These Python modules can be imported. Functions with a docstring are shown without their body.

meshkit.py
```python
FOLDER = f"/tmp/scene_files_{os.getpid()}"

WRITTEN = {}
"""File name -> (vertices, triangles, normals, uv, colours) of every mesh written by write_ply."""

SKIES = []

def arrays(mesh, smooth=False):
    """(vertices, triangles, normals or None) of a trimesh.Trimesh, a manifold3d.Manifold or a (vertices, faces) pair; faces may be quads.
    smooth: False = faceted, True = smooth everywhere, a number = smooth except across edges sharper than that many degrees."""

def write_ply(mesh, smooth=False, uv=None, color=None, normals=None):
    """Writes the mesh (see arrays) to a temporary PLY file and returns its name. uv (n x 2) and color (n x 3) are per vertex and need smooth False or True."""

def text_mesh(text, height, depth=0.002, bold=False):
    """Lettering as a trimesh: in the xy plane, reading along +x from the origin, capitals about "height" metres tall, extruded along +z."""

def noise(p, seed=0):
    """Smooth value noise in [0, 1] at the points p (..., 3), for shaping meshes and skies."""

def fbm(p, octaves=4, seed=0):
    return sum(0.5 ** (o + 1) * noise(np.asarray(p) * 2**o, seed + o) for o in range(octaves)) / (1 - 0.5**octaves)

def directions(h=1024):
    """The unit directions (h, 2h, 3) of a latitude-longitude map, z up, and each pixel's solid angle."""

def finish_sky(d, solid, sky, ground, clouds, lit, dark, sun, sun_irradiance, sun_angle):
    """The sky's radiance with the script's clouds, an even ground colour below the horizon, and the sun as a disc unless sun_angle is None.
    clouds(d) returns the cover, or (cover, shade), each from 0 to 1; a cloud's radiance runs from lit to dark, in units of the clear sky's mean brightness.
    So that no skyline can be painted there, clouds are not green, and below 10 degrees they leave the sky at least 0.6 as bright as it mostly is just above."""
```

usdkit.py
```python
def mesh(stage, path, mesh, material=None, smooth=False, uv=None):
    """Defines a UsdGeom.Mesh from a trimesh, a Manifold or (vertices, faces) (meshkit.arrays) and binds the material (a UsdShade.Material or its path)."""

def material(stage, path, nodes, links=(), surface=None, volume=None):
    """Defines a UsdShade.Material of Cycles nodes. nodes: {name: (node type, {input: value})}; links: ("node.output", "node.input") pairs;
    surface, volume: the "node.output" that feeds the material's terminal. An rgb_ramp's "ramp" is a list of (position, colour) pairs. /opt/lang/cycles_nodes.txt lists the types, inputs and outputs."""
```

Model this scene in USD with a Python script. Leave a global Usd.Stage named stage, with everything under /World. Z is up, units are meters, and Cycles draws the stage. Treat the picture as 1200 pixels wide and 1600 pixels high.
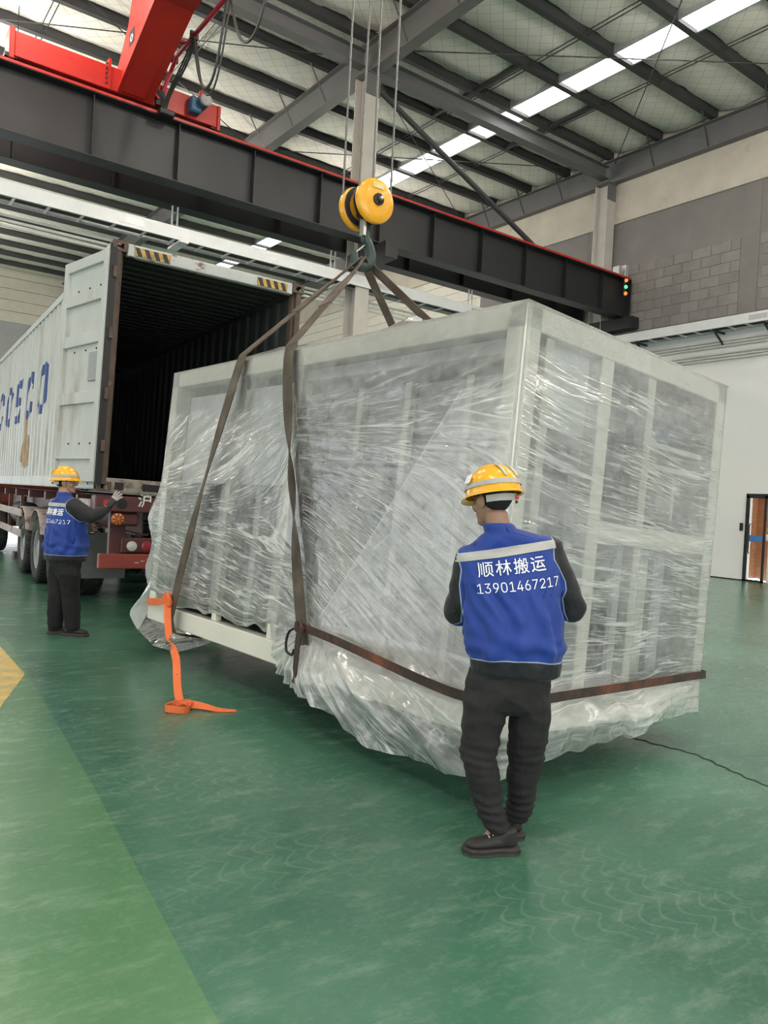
import math, random
import numpy as np
import trimesh, manifold3d as m3, shapely
from shapely.geometry import Polygon, MultiPolygon, box as sbox
import usdkit, meshkit
from meshkit import noise, fbm
from pxr import Usd, UsdGeom, UsdLux, UsdShade, Sdf, Gf

random.seed(7); np.random.seed(7)
stage = Usd.Stage.CreateInMemory()
UsdGeom.SetStageUpAxis(stage, UsdGeom.Tokens.z); UsdGeom.SetStageMetersPerUnit(stage, 1.0)
UsdGeom.Xform.Define(stage, '/World'); UsdGeom.Scope.Define(stage, '/World/Looks')

# ---------------------------------------------------------------- camera, sky, light, exposure
EYE = np.array([0, 0, 1.55]); YAW, PITCH, ROLL, FPX = 0.937628437, -0.0105087, 0.0540983, 1200.04
def _basis():
    f = np.array([math.cos(YAW)*math.cos(PITCH), math.sin(YAW)*math.cos(PITCH), math.sin(PITCH)])
    r = np.array([math.sin(YAW), -math.cos(YAW), 0]); u = np.cross(r, f)
    c, s = math.cos(ROLL), math.sin(ROLL)
    return r*c+u*s, u*c-r*s, f
_r, _u, _f = _basis()
cam = UsdGeom.Camera.Define(stage, '/World/camera')
cam.AddTransformOp().Set(Gf.Matrix4d(*[*map(float, _r), 0, *map(float, _u), 0, *map(float, -_f), 0, *map(float, EYE), 1]))
cam.CreateFocalLengthAttr(24.0); cam.CreateHorizontalApertureAttr(24.0*1200/FPX); cam.CreateVerticalApertureAttr(24.0*1600/FPX)
cam.CreateClippingRangeAttr(Gf.Vec2f(0.05, 300)); cam.CreateExposureAttr(-0.85)
SKYLIGHT, ADDED_LAMP, ADDED_WINDOW = 15.0, 300.0, 5.0

def mk(name, nodes, links, surface='p.BSDF'):
    return usdkit.material(stage, '/World/Looks/'+name, nodes, links, surface=surface)
sky = UsdLux.DomeLight.Define(stage, '/World/sky'); sky.CreateIntensityAttr(2.2); sky.CreateColorAttr(Gf.Vec3f(0.93, 0.97, 1.0))

# ---------------------------------------------------------------- helpers
_used = {}
def numbered(path):
    n = _used.get(path, 0); _used[path] = n+1
    return path if n == 0 else f'{path}_{n:03d}'
def data(p, **kw):
    for k, v in kw.items():
        if v: p.SetCustomDataByKey(k, v)
def xform(path, M=None):
    x = UsdGeom.Xform.Define(stage, path)
    if M is not None:
        M = np.asarray(M, float); x.AddTransformOp().Set(Gf.Matrix4d(*M.T.ravel().tolist()))
    return x.GetPrim()
def frame(o, R=None):
    M = np.eye(4); M[:3, 3] = o
    if R is not None: M[:3, :3] = R
    return M
def rotz(a):
    c, s = math.cos(a), math.sin(a); return np.array([[c, -s, 0], [s, c, 0], [0, 0, 1.]])
def rotx(a):
    c, s = math.cos(a), math.sin(a); return np.array([[1, 0, 0], [0, c, -s], [0, s, c]])
def roty(a):
    c, s = math.cos(a), math.sin(a); return np.array([[c, 0, s], [0, 1, 0], [-s, 0, c]])
def thing(name, label, cat, M=None, group=None):
    p = xform(numbered('/World/'+name), M); data(p, label=label, category=cat, group=group); return p
def struct(name, mesh=None, mat=None, smooth=False):
    path = numbered('/World/'+name)
    p = xform(path) if mesh is None else usdkit.mesh(stage, path, tm(mesh), mat, smooth).GetPrim()
    data(p, kind='structure'); return p
def single(name, label, cat, mesh, mat, smooth=30, group=None):
    p = usdkit.mesh(stage, numbered('/World/'+name), tm(mesh), mat, smooth).GetPrim(); data(p, label=label, category=cat, group=group); return p
def part(parent, name, mesh, mat, smooth=False, label=None, kind=None, prim=None):
    path = numbered(str(parent.GetPath())+'/'+name)
    m = usdkit.mesh(stage, path, tm(mesh), mat, smooth)
    if prim:
        for k, v in prim.items():
            UsdGeom.PrimvarsAPI(m).CreatePrimvar(k, Sdf.ValueTypeNames.FloatArray, 'vertex').Set([float(x) for x in v])
    data(m.GetPrim(), label=label, kind=kind); return m.GetPrim()
def copyof(src, name, M, label, cat, group=None):
    p = xform(numbered('/World/'+name)); p.GetReferences().AddInternalReference(src.GetPath())
    UsdGeom.Xformable(p).ClearXformOpOrder()
    UsdGeom.Xformable(p).AddTransformOp().Set(Gf.Matrix4d(*np.asarray(M, float).T.ravel().tolist()))
    data(p, label=label, category=cat, group=group); p.SetInstanceable(True); return p
def tm(m):
    return m.build() if isinstance(m, MB) else m
def unit(v): v = np.asarray(v, float); return v/np.linalg.norm(v)

class MB:
    """collects simple solids into one mesh"""
    def __init__(s): s.v, s.f, s.n = [], [], 0
    def add(s, v, f, M=None):
        v = np.asarray(v, float)
        if M is not None: v = v@np.asarray(M)[:3, :3].T+np.asarray(M)[:3, 3]
        f = np.asarray(f, int)
        if f.shape[1] == 4: f = np.vstack([f[:, [0, 1, 2]], f[:, [0, 2, 3]]])
        s.v.append(v); s.f.append(f+s.n); s.n += len(v); return s
    def mesh(s, m, M=None): return s.add(m.vertices, m.faces, M)
    def box(s, a, b, M=None, ch=0):
        a, b = np.minimum(a, b).astype(float), np.maximum(a, b).astype(float)
        if ch:
            pts = []
            for i in range(8):
                k = np.array([(i >> j) & 1 for j in range(3)]); c = np.where(k, b, a); d = np.where(k, -1, 1)*ch
                for j in range(3):
                    q = c.copy()
                    for t in range(3):
                        if t != j: q[t] += d[t]
                    pts.append(q)
            h = trimesh.convex.convex_hull(np.array(pts)); return s.add(h.vertices, h.faces, M)
        x0, y0, z0 = a; x1, y1, z1 = b
        v = [(x0, y0, z0), (x1, y0, z0), (x1, y1, z0), (x0, y1, z0), (x0, y0, z1), (x1, y0, z1), (x1, y1, z1), (x0, y1, z1)]
        return s.add(v, [(3, 2, 1, 0), (4, 5, 6, 7), (0, 1, 5, 4), (1, 2, 6, 5), (2, 3, 7, 6), (3, 0, 4, 7)], M)
    def bar(s, p, q, w, h, up=(0, 0, 1), ch=0):
        p, q = np.asarray(p, float), np.asarray(q, float); L = np.linalg.norm(q-p); x = (q-p)/L
        y = np.cross(up, x); y = y/np.linalg.norm(y) if np.linalg.norm(y) > 1e-6 else unit(np.cross((1, 0, 0), x)); z = np.cross(x, y)
        return s.box((0, -w/2, -h/2), (L, w/2, h/2), frame(p, np.c_[x, y, z]), ch)
    def tube(s, pts, r, n=8, cap=True):
        pts = np.asarray(pts, float); N = len(pts); r = np.broadcast_to(r, (N,))
        t = np.gradient(pts, axis=0); t /= np.linalg.norm(t, axis=1)[:, None]
        ref = np.array([0, 0, 1.]) if abs(t[0, 2]) < .9 else np.array([1., 0, 0])
        a = unit(np.cross(t[0], ref)); V = []
        for i in range(N):
            a = unit(a-t[i]*(a@t[i])); b = np.cross(t[i], a)
            ang = np.arange(n)/n*2*np.pi
            V.append(pts[i]+r[i]*(np.cos(ang)[:, None]*a+np.sin(ang)[:, None]*b))
        V = np.vstack(V); F = []
        for i in range(N-1):
            for k in range(n): F.append((i*n+k, i*n+(k+1) % n, (i+1)*n+(k+1) % n, (i+1)*n+k))
        s.add(V, F)
        if cap:
            for i0, p0, flip in ((0, pts[0], 1), ((N-1)*n, pts[-1], 0)):
                ring = V[i0:i0+n]; vv = np.vstack([ring, p0]); ff = [(k, (k+1) % n, n) if not flip else ((k+1) % n, k, n) for k in range(n)]
                s.add(vv, ff)
        return s
    def lathe(s, prof, n=32, M=None):
        prof = np.asarray(prof, float); ang = np.arange(n)/n*2*np.pi; V = []; N = len(prof)
        for r, z in prof: V.append(np.c_[r*np.cos(ang), r*np.sin(ang), np.full(n, z)])
        V = np.vstack(V); F = []
        for i in range(N-1):
            for k in range(n): F.append((i*n+k, i*n+(k+1) % n, (i+1)*n+(k+1) % n, (i+1)*n+k))
        return s.add(V, F, M)
    def prism(s, poly, h, M=None):
        poly = poly if hasattr(poly, 'geom_type') else Polygon(poly)
        for g in getattr(poly, 'geoms', [poly]):
            m = trimesh.creation.extrude_polygon(g, h, engine='earcut'); s.mesh(m, M)
        return s
    def ribbon(s, pts, wdir, w, th=.006):
        """a flat band: centre line, direction of its width at each point, width"""
        pts = np.asarray(pts, float); N = len(pts); wdir = np.broadcast_to(np.asarray(wdir, float), (N, 3)); w = np.broadcast_to(w, (N,))
        t = np.gradient(pts, axis=0); t /= np.linalg.norm(t, axis=1)[:, None]
        wd = wdir-t*(wdir*t).sum(1)[:, None]; wd /= np.linalg.norm(wd, axis=1)[:, None]; nn = np.cross(t, wd)
        V = np.stack([pts+wd*w[:, None]/2+nn*th/2, pts-wd*w[:, None]/2+nn*th/2, pts-wd*w[:, None]/2-nn*th/2, pts+wd*w[:, None]/2-nn*th/2], 1).reshape(-1, 3)
        F = []
        for i in range(N-1):
            for k in range(4): F.append((i*4+k, i*4+(k+1) % 4, (i+1)*4+(k+1) % 4, (i+1)*4+k))
        F += [(3, 2, 1, 0), (N*4-4, N*4-3, N*4-2, N*4-1)]
        return s.add(V, F)
    def ibeam(s, p, q, w, h, tf, tw, up=(0, 0, 1)):
        p, q = np.asarray(p, float), np.asarray(q, float); up = np.asarray(up, float)
        s.bar(p+up*(h-tf)/2, q+up*(h-tf)/2, w, tf, up); s.bar(p-up*(h-tf)/2, q-up*(h-tf)/2, w, tf, up); s.bar(p, q, tw, h-2*tf, up); return s
    def build(s): return trimesh.Trimesh(np.vstack(s.v), np.vstack(s.f), process=False)

def smoothpath(pts, n=60):
    from scipy.interpolate import CubicSpline
    pts = np.asarray(pts, float); d = np.r_[0, np.cumsum(np.linalg.norm(np.diff(pts, axis=0), axis=1))]
    from scipy.interpolate import PchipInterpolator
    return np.c_[tuple(PchipInterpolator(d, pts[:, k])(np.linspace(0, d[-1], n)) for k in range(pts.shape[1]))]

# ---------------------------------------------------------------- materials
def M(name, col, rough=.5, metal=0, var=.12, scale=3, bump=0, bscale=60, spec=.5, stain=None, stain_scale=2, stain_lo=.55, stain_hi=.7, stretch=(1, 1, 1), world=False, coat=0, sheen=0):
    col = np.array(col, float)
    n = {'tc': ('texture_coordinate', {}), 'map': ('mapping', {'scale': stretch}), 'n': ('noise_texture', {'scale': scale, 'detail': 5, 'roughness': .6}),
         'r': ('rgb_ramp', {'ramp': [(.25, col*(1-var)), (.75, np.minimum(col*(1+var), 1))]}),
         'p': ('principled_bsdf', {'roughness': rough, 'metallic': metal, 'specular_ior_level': spec, 'coat_weight': coat, 'sheen_weight': sheen})}
    l = [('n.fac', 'r.fac'), ('map.vector', 'n.vector')]
    if world: n['tc'] = ('geometry', {}); l.append(('tc.position', 'map.vector'))
    else: l.append(('tc.object', 'map.vector'))
    out = 'r.color'
    if stain is not None:
        n['sn'] = ('noise_texture', {'scale': stain_scale, 'detail': 8, 'roughness': .68}); n['sr'] = ('map_range', {'from_min': stain_lo, 'from_max': stain_hi, 'clamp': True})
        n['sm'] = ('mix_color', {'b': stain}); l += [('map.vector', 'sn.vector'), ('sn.fac', 'sr.value'), ('sr.result', 'sm.fac'), (out, 'sm.a')]; out = 'sm.result'
    l.append((out, 'p.base_color'))
    if bump:
        n['bn'] = ('noise_texture', {'scale': bscale, 'detail': 4}); n['b'] = ('bump', {'strength': bump, 'distance': .01})
        l += [('map.vector', 'bn.vector'), ('bn.fac', 'b.height'), ('b.normal', 'p.normal')]
    return mk(name, n, l)
def E(name, col, strength):
    return mk(name, {'e': ('emission', {'color': col, 'strength': strength})}, [], 'e.emission')

m_darksteel = M('dark_grey_painted_steel', (.017, .0175, .019), .45, var=.2, scale=1.2, spec=.45)
m_purlin = M('purlin_steel', (.045, .044, .046), .5, var=.15)
m_rafter = M('rafter_steel', (.13, .129, .13), .5, var=.12, scale=1)
m_column = M('column_steel', (.50, .475, .43), .5, var=.08)
m_colgrey = M('column_grey_steel', (.30, .30, .30), .5, var=.1)
m_red = M('red_paint', (.40, .018, .012), .35, var=.12, scale=2, spec=.5)
m_redpipe = M('dark_red_paint', (.42, .02, .045), .35)
m_black = M('black_rubber', (.015, .015, .016), .6)
m_tyre = M('tyre_rubber', (.022, .021, .02), .75, var=.3, scale=12, stain=(.09, .085, .075), stain_scale=5, stain_lo=.5, stain_hi=.75)
m_cable = M('cable_jacket', (.04, .042, .04), .5)
m_galv = M('galvanised_steel', (.52, .53, .54), .38, metal=.55, var=.12, scale=6)
m_traywhite = M('tray_white_steel', (.72, .73, .73), .4, metal=.1, var=.06)
m_pipewhite = M('white_pipe', (.68, .67, .63), .4)
m_rope = M('wire_rope', (.16, .155, .15), .4, metal=.6, var=.4, scale=90)
m_yellow = M('yellow_paint', (.83, .38, .012), .3, var=.06, scale=8, stain=(.30, .13, .03), stain_scale=9, stain_lo=.68, stain_hi=.8, coat=.3)
m_blue_motor = M('blue_motor_paint', (.02, .09, .16), .4)
m_white = M('white_paint', (.78, .78, .76), .45, var=.04)
m_frame = M('cream_powder_coat', (.70, .685, .60), .38, var=.05, scale=2)
m_panelgrey = M('grey_panel', (.33, .34, .35), .5, var=.12, scale=2)
m_panelpale = M('pale_panel', (.60, .62, .62), .5, var=.08, scale=2)
m_paneldark = M('dark_panel', (.13, .14, .145), .4, var=.2, scale=2)
m_ink = M('near_black', (.012, .012, .014), .5)
m_steel = M('bright_steel', (.62, .62, .62), .28, metal=.9, var=.1)
m_hook = M('dark_green_hook', (.035, .055, .05), .4, metal=.3)
m_sling = mk('brown_webbing', {'tc': ('texture_coordinate', {}), 'n': ('noise_texture', {'scale': 6, 'detail': 5}), 'r': ('rgb_ramp', {'ramp': [(.3, (.055, .04, .028)), (.55, (.10, .078, .058)), (.75, (.16, .13, .10))]}),
    'w': ('noise_texture', {'scale': 220}), 'b': ('bump', {'strength': .5, 'distance': .003}), 'p': ('principled_bsdf', {'roughness': .85})},
    [('tc.object', 'n.vector'), ('n.fac', 'r.fac'), ('r.color', 'p.base_color'), ('tc.object', 'w.vector'), ('w.fac', 'b.height'), ('b.normal', 'p.normal')])
m_ratchet = M('rusty_dark_webbing', (.045, .032, .027), .85, var=.3, scale=6, stain=(.20, .062, .03), stain_scale=2.2, stain_lo=.48, stain_hi=.66, bump=.3, bscale=150)
m_orange = M('orange_webbing', (.78, .16, .045), .8, var=.12, scale=8, stain=(.13, .05, .03), stain_scale=16, stain_lo=.62, stain_hi=.75, bump=.3, bscale=180)
m_insul = mk('roof_insulation', {'g': ('geometry', {}), 'n': ('noise_texture', {'scale': .7, 'detail': 5}), 'r': ('rgb_ramp', {'ramp': [(.3, (.76, .72, .66)), (.7, (.86, .82, .765))]}),
    'm': ('mapping', {'rotation': (0, 0, .785), 'scale': (1, 1, 1)}), 'v': ('brick_texture', {'scale': 1.0, 'offset': 0.0, 'brick_width': .30, 'row_height': .30, 'mortar_size': .006, 'color1': (1, 1, 1), 'color2': (1, 1, 1), 'mortar': (.62, .60, .56)}),
    'x': ('mix', {'mix_type': 'multiply', 'fac': 1.0}), 'p': ('principled_bsdf', {'roughness': .55, 'specular_ior_level': .35})},
    [('g.position', 'n.vector'), ('n.fac', 'r.fac'), ('g.position', 'm.vector'), ('m.vector', 'v.vector'), ('r.color', 'x.color1'), ('v.color', 'x.color2'), ('x.color', 'p.base_color')])
m_skylight = E('skylight_daylight', (1.0, .985, .95), SKYLIGHT)
m_lamp = E('added_lamp_glow', (1.0, .93, .82), ADDED_LAMP)  # glow of the added uplighting lamps
m_conc = M('cast_concrete', (.50, .455, .385), .8, var=.14, scale=1.3, stain=(.27, .23, .18), stain_scale=1.1, stain_lo=.62, stain_hi=.82, bump=.15, bscale=20)
m_block = [M(f'grey_block_{i}', np.array((.215, .20, .19))*k, .85, var=.13, scale=3, bump=.3, bscale=40) for i, k in enumerate((.93, 1.0, 1.07, 1.0, 1.14))]
m_mortar = M('grey_render', (.20, .187, .178), .9, var=.1, scale=1.5, bump=.2, bscale=30)
m_wallwhite = M('white_wall_paint', (.74, .74, .735), .55, var=.025, scale=.6)
m_siding = M('cream_siding', (.60, .57, .50), .5, var=.06)
# floor: green resin with dust, wheel prints and wear
def floor_mat(name, c0, c1, dust):
    return mk(name, {'g': ('geometry', {}), 'n': ('noise_texture', {'scale': .55, 'detail': 7, 'roughness': .62}), 'r': ('rgb_ramp', {'ramp': [(.32, c0), (.68, c1)]}),
        'mp': ('mapping', {'rotation': (0, 0, .2)}), 'dn': ('noise_texture', {'scale': 3.0, 'detail': 2}), 'dv': ('vector_math', {'math_type': 'multiply_add', 'vector2': (.12, .12, 0)}),
        'sx': ('separate_xyz', {}), 'pp': ('math', {'math_type': 'pingpong', 'value2': .085}), 'ps': ('math', {'math_type': 'smoothmin', 'value2': .062, 'value3': .03}), 'pm': ('math', {'math_type': 'multiply_add', 'value2': 1.35}), 'pd': ('math', {'math_type': 'divide', 'value2': .105}), 'pf': ('math', {'math_type': 'fraction'}), 'pc': ('math', {'math_type': 'subtract', 'value2': .5}), 'pa': ('math', {'math_type': 'absolute'}),
        'vr': ('map_range', {'from_min': .0, 'from_max': .13, 'to_min': 1, 'to_max': 0, 'clamp': True}),
        'mk': ('noise_texture', {'scale': .8, 'detail': 3}), 'mr': ('map_range', {'from_min': .50, 'from_max': .60, 'clamp': True}), 'mm': ('math', {'math_type': 'multiply'}),
        'f': ('noise_texture', {'scale': 26, 'detail': 6, 'roughness': .75}), 'fr': ('map_range', {'from_min': .5, 'from_max': .75, 'clamp': True}),
        'st': ('mapping', {'rotation': (0, 0, .95), 'scale': (1, 3.0, 1)}), 's': ('noise_texture', {'scale': 3.0, 'detail': 6, 'roughness': .7}), 'sr': ('map_range', {'from_min': .50, 'from_max': .78, 'to_max': .42, 'clamp': True}),
        'a1': ('math', {'math_type': 'multiply', 'value2': .15}), 'a2': ('math', {'math_type': 'multiply_add', 'value2': .14}), 'a3': ('math', {'math_type': 'multiply_add', 'value2': .75, 'use_clamp': True}),
        'x': ('mix_color', {'b': dust}), 'b': ('bump', {'strength': .12, 'distance': .004}), 'wn': ('noise_texture', {'scale': 1.6, 'detail': 3}), 'b2': ('bump', {'strength': .10, 'distance': .02}),
        'rr': ('map_range', {'from_min': 0, 'from_max': .5, 'to_min': .22, 'to_max': .46, 'clamp': True}), 'p': ('principled_bsdf', {'specular_ior_level': .5})},
        [('g.position', 'n.vector'), ('n.fac', 'r.fac'), ('g.position', 'dn.vector'), ('dn.color', 'dv.vector1'), ('mp.vector', 'dv.vector3'), ('g.position', 'mp.vector'), ('dv.vector', 'sx.vector'), ('sx.y', 'pp.value1'), ('pp.value', 'ps.value1'), ('ps.value', 'pm.value1'), ('sx.x', 'pm.value3'), ('pm.value', 'pd.value1'), ('pd.value', 'pf.value1'), ('pf.value', 'pc.value1'), ('pc.value', 'pa.value1'), ('pa.value', 'vr.value'),
         ('g.position', 'mk.vector'), ('mk.fac', 'mr.value'), ('vr.result', 'mm.value1'), ('mr.result', 'mm.value2'), ('g.position', 'f.vector'), ('f.fac', 'fr.value'),
         ('g.position', 'st.vector'), ('st.vector', 's.vector'), ('s.fac', 'sr.value'), ('mm.value', 'a1.value1'), ('fr.result', 'a2.value1'), ('a1.value', 'a2.value3'), ('sr.result', 'a3.value1'), ('a2.value', 'a3.value3'),
         ('a3.value', 'x.fac'), ('r.color', 'x.a'), ('x.result', 'p.base_color'), ('f.fac', 'b.height'), ('g.position', 'wn.vector'), ('wn.fac', 'b2.height'), ('b.normal', 'b2.normal'), ('b2.normal', 'p.normal'), ('a3.value', 'rr.value'), ('rr.result', 'p.roughness')])
m_floor = floor_mat('green_resin_floor', (.033, .112, .072), (.078, .20, .132), (.30, .38, .31))
m_floor2 = floor_mat('pale_green_resin_floor', (.062, .168, .080), (.110, .240, .125), (.26, .36, .26))
m_floorline = M('worn_yellow_floor_paint', (.55, .37, .07), .45, var=.2, scale=8, stain=(.14, .20, .13), stain_scale=7, stain_lo=.45, stain_hi=.7)

GLYPHS = r"""{"顺":[[[[57,-10],[57,132],[71,132],[71,-3],[88,5],[101,19],[105,30],[107,43],[107,80],[120,81],[122,79],[122,40],[120,26],[127,23],[146,6],[155,-6],[143,-15],[115,13],[102,-3],[85,-14],[78,-15],[72,-8],[69,-11]]],[[[76,116],[77,130],[155,129],[155,116],[123,115],[118,104],[149,102],[149,24],[147,22],[135,22],[133,24],[132,88],[95,88],[95,23],[80,23],[80,102],[102,103],[105,114]]],[[[35,119],[48,120],[49,118],[48,8],[35,9]]],[[[3,-7],[9,13],[12,33],[13,131],[25,132],[27,131],[27,41],[24,13],[18,-8],[14,-15]]]],"林":[[[[66,20],[66,23],[75,32],[87,50],[102,85],[101,87],[78,87],[77,102],[106,103],[106,137],[121,137],[122,103],[152,102],[152,87],[127,87],[126,85],[137,55],[145,40],[157,25],[157,22],[145,12],[135,26],[124,52],[122,52],[121,-15],[106,-14],[106,53],[91,27],[76,9],[73,9]]],[[[3,26],[3,30],[20,54],[32,84],[31,87],[7,87],[7,102],[35,103],[35,136],[51,137],[51,103],[74,102],[73,87],[53,87],[52,86],[77,58],[75,51],[67,43],[54,62],[51,62],[51,-14],[37,-15],[35,-13],[35,51],[13,15],[9,16]]]],"搬":[[[[3,39],[3,45],[19,50],[21,53],[21,88],[6,89],[5,104],[21,105],[21,137],[35,136],[35,104],[48,103],[48,90],[35,88],[36,57],[42,59],[43,68],[50,68],[50,117],[64,118],[68,138],[81,136],[83,134],[78,118],[96,117],[97,83],[100,85],[104,96],[105,129],[142,128],[142,87],[154,86],[155,74],[136,73],[130,77],[128,82],[128,114],[119,115],[117,89],[111,76],[105,70],[143,69],[149,66],[142,36],[132,17],[144,4],[156,-3],[147,-15],[137,-10],[123,4],[112,-8],[102,-15],[99,-15],[94,-9],[86,-13],[69,-13],[65,0],[82,1],[82,22],[75,19],[72,20],[65,40],[63,38],[63,28],[58,3],[51,-14],[47,-15],[38,-9],[38,-5],[42,2],[48,25],[48,47],[35,40],[35,-4],[33,-9],[23,-14],[9,-14],[6,0],[21,1],[21,34],[7,30]],[[115,55],[119,38],[124,32],[129,41],[132,55]],[[96,1],[101,2],[114,16],[98,56],[98,68],[100,70],[97,73]],[[64,49],[66,48],[73,51],[80,33],[82,33],[82,54],[65,54]],[[64,99],[72,101],[80,83],[82,83],[82,104],[65,104]],[[65,89],[64,68],[82,68],[81,74],[72,71]],[[48,54],[48,48],[50,48],[50,52]]]],"运":[[[[4,-4],[4,-1],[14,9],[27,19],[27,65],[5,66],[5,81],[42,81],[42,19],[53,10],[68,4],[81,2],[157,4],[153,-11],[144,-13],[74,-13],[58,-9],[40,3],[34,4],[14,-16]]],[[[48,76],[49,90],[154,90],[154,75],[99,75],[79,38],[80,36],[88,36],[122,39],[108,63],[108,66],[121,71],[141,40],[151,19],[137,13],[131,25],[129,25],[59,17],[54,32],[59,35],[67,47],[79,74]]],[[[59,112],[60,127],[143,127],[143,112]]],[[[9,120],[17,128],[21,128],[49,108],[49,104],[38,95],[9,117]]]],"沪":[[[[40,-7],[40,-3],[52,14],[58,37],[60,109],[99,109],[93,120],[84,129],[86,133],[95,137],[99,136],[112,120],[116,113],[114,109],[145,109],[146,42],[131,41],[129,52],[75,52],[71,20],[60,-6],[53,-15],[49,-15],[47,-11]],[[76,93],[75,69],[76,67],[130,67],[130,94]]],[[[13,127],[20,135],[24,135],[51,119],[53,115],[46,105],[42,104],[27,116],[13,123]]],[[[9,-4],[35,49],[39,51],[49,43],[49,40],[25,-10],[20,-12]]],[[[4,80],[10,91],[14,92],[42,77],[44,72],[39,64],[34,62]]]],"苏":[[[[10,-4],[11,-1],[17,0],[37,11],[49,23],[59,42],[63,60],[62,62],[21,62],[19,63],[19,77],[65,78],[66,95],[82,94],[82,78],[126,78],[125,51],[133,54],[138,52],[154,20],[153,15],[140,11],[135,26],[128,40],[125,41],[122,7],[117,-7],[111,-12],[102,-14],[80,-13],[76,-1],[78,2],[101,1],[104,4],[108,31],[109,61],[80,62],[70,27],[62,14],[51,2],[38,-7],[21,-15],[17,-14]]],[[[8,107],[8,121],[44,121],[45,137],[60,136],[61,121],[99,121],[100,136],[115,137],[116,121],[152,121],[153,119],[152,106],[116,106],[115,89],[100,90],[99,106],[61,106],[60,90],[45,89],[44,106]]],[[[10,17],[10,20],[21,32],[33,54],[46,48],[37,29],[22,10]]]]}"""
# ---------------------------------------------------------------- floor
XW, YF, YB, XL, ZR = 20.2, 46.0, -13.0, -13.0, 13.2
fl = struct('floor')
part(fl, 'slab', MB().box((XL, YB, -.2), (XW+.3, YF+14, 0)), m_floor)
edge = [(1.66, 12.0), (1.53, 7.95), (1.2, 4.06), (1.0, 2.04), (.86, 0.0), (.7, -4.0)]
part(fl, 'pale_coating', MB().prism([(XL+1, 12.0), (XL+1, -4.0)]+edge[::-1], .0025, frame((0, 0, 0))), m_floor2, label='paler green coating left of a straight joint')
outer = np.array([(1.30, 12.0), (1.46, 8.15), (1.40, 6.71), (1.04, 5.72), (-.3, 3.4)])
from shapely.geometry import LineString
ln = LineString([(1.10, 12.0), (1.30, 8.1), (1.27, 6.76), (.92, 5.80), (-.45, 3.5)]).buffer(.13, cap_style=2, join_style=2)
part(fl, 'marking_line', MB().prism(ln, .004), m_floorline, label='worn yellow line with a blunt corner')
ck = smoothpath([(4.45, 3.75, .002), (4.66, 3.40, .002), (4.69, 3.1, .002), (4.74, 2.85, .002), (4.66, 2.55, .002), (4.60, 2.3, .002), (4.66, 1.9, .002)], 60)
ck[:, 0] += .012*np.sin(np.arange(60)*1.7)
part(fl, 'crack', MB().ribbon(ck, (1, .15, 0), .012, .003), m_ink, label='thin dark crack')
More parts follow.
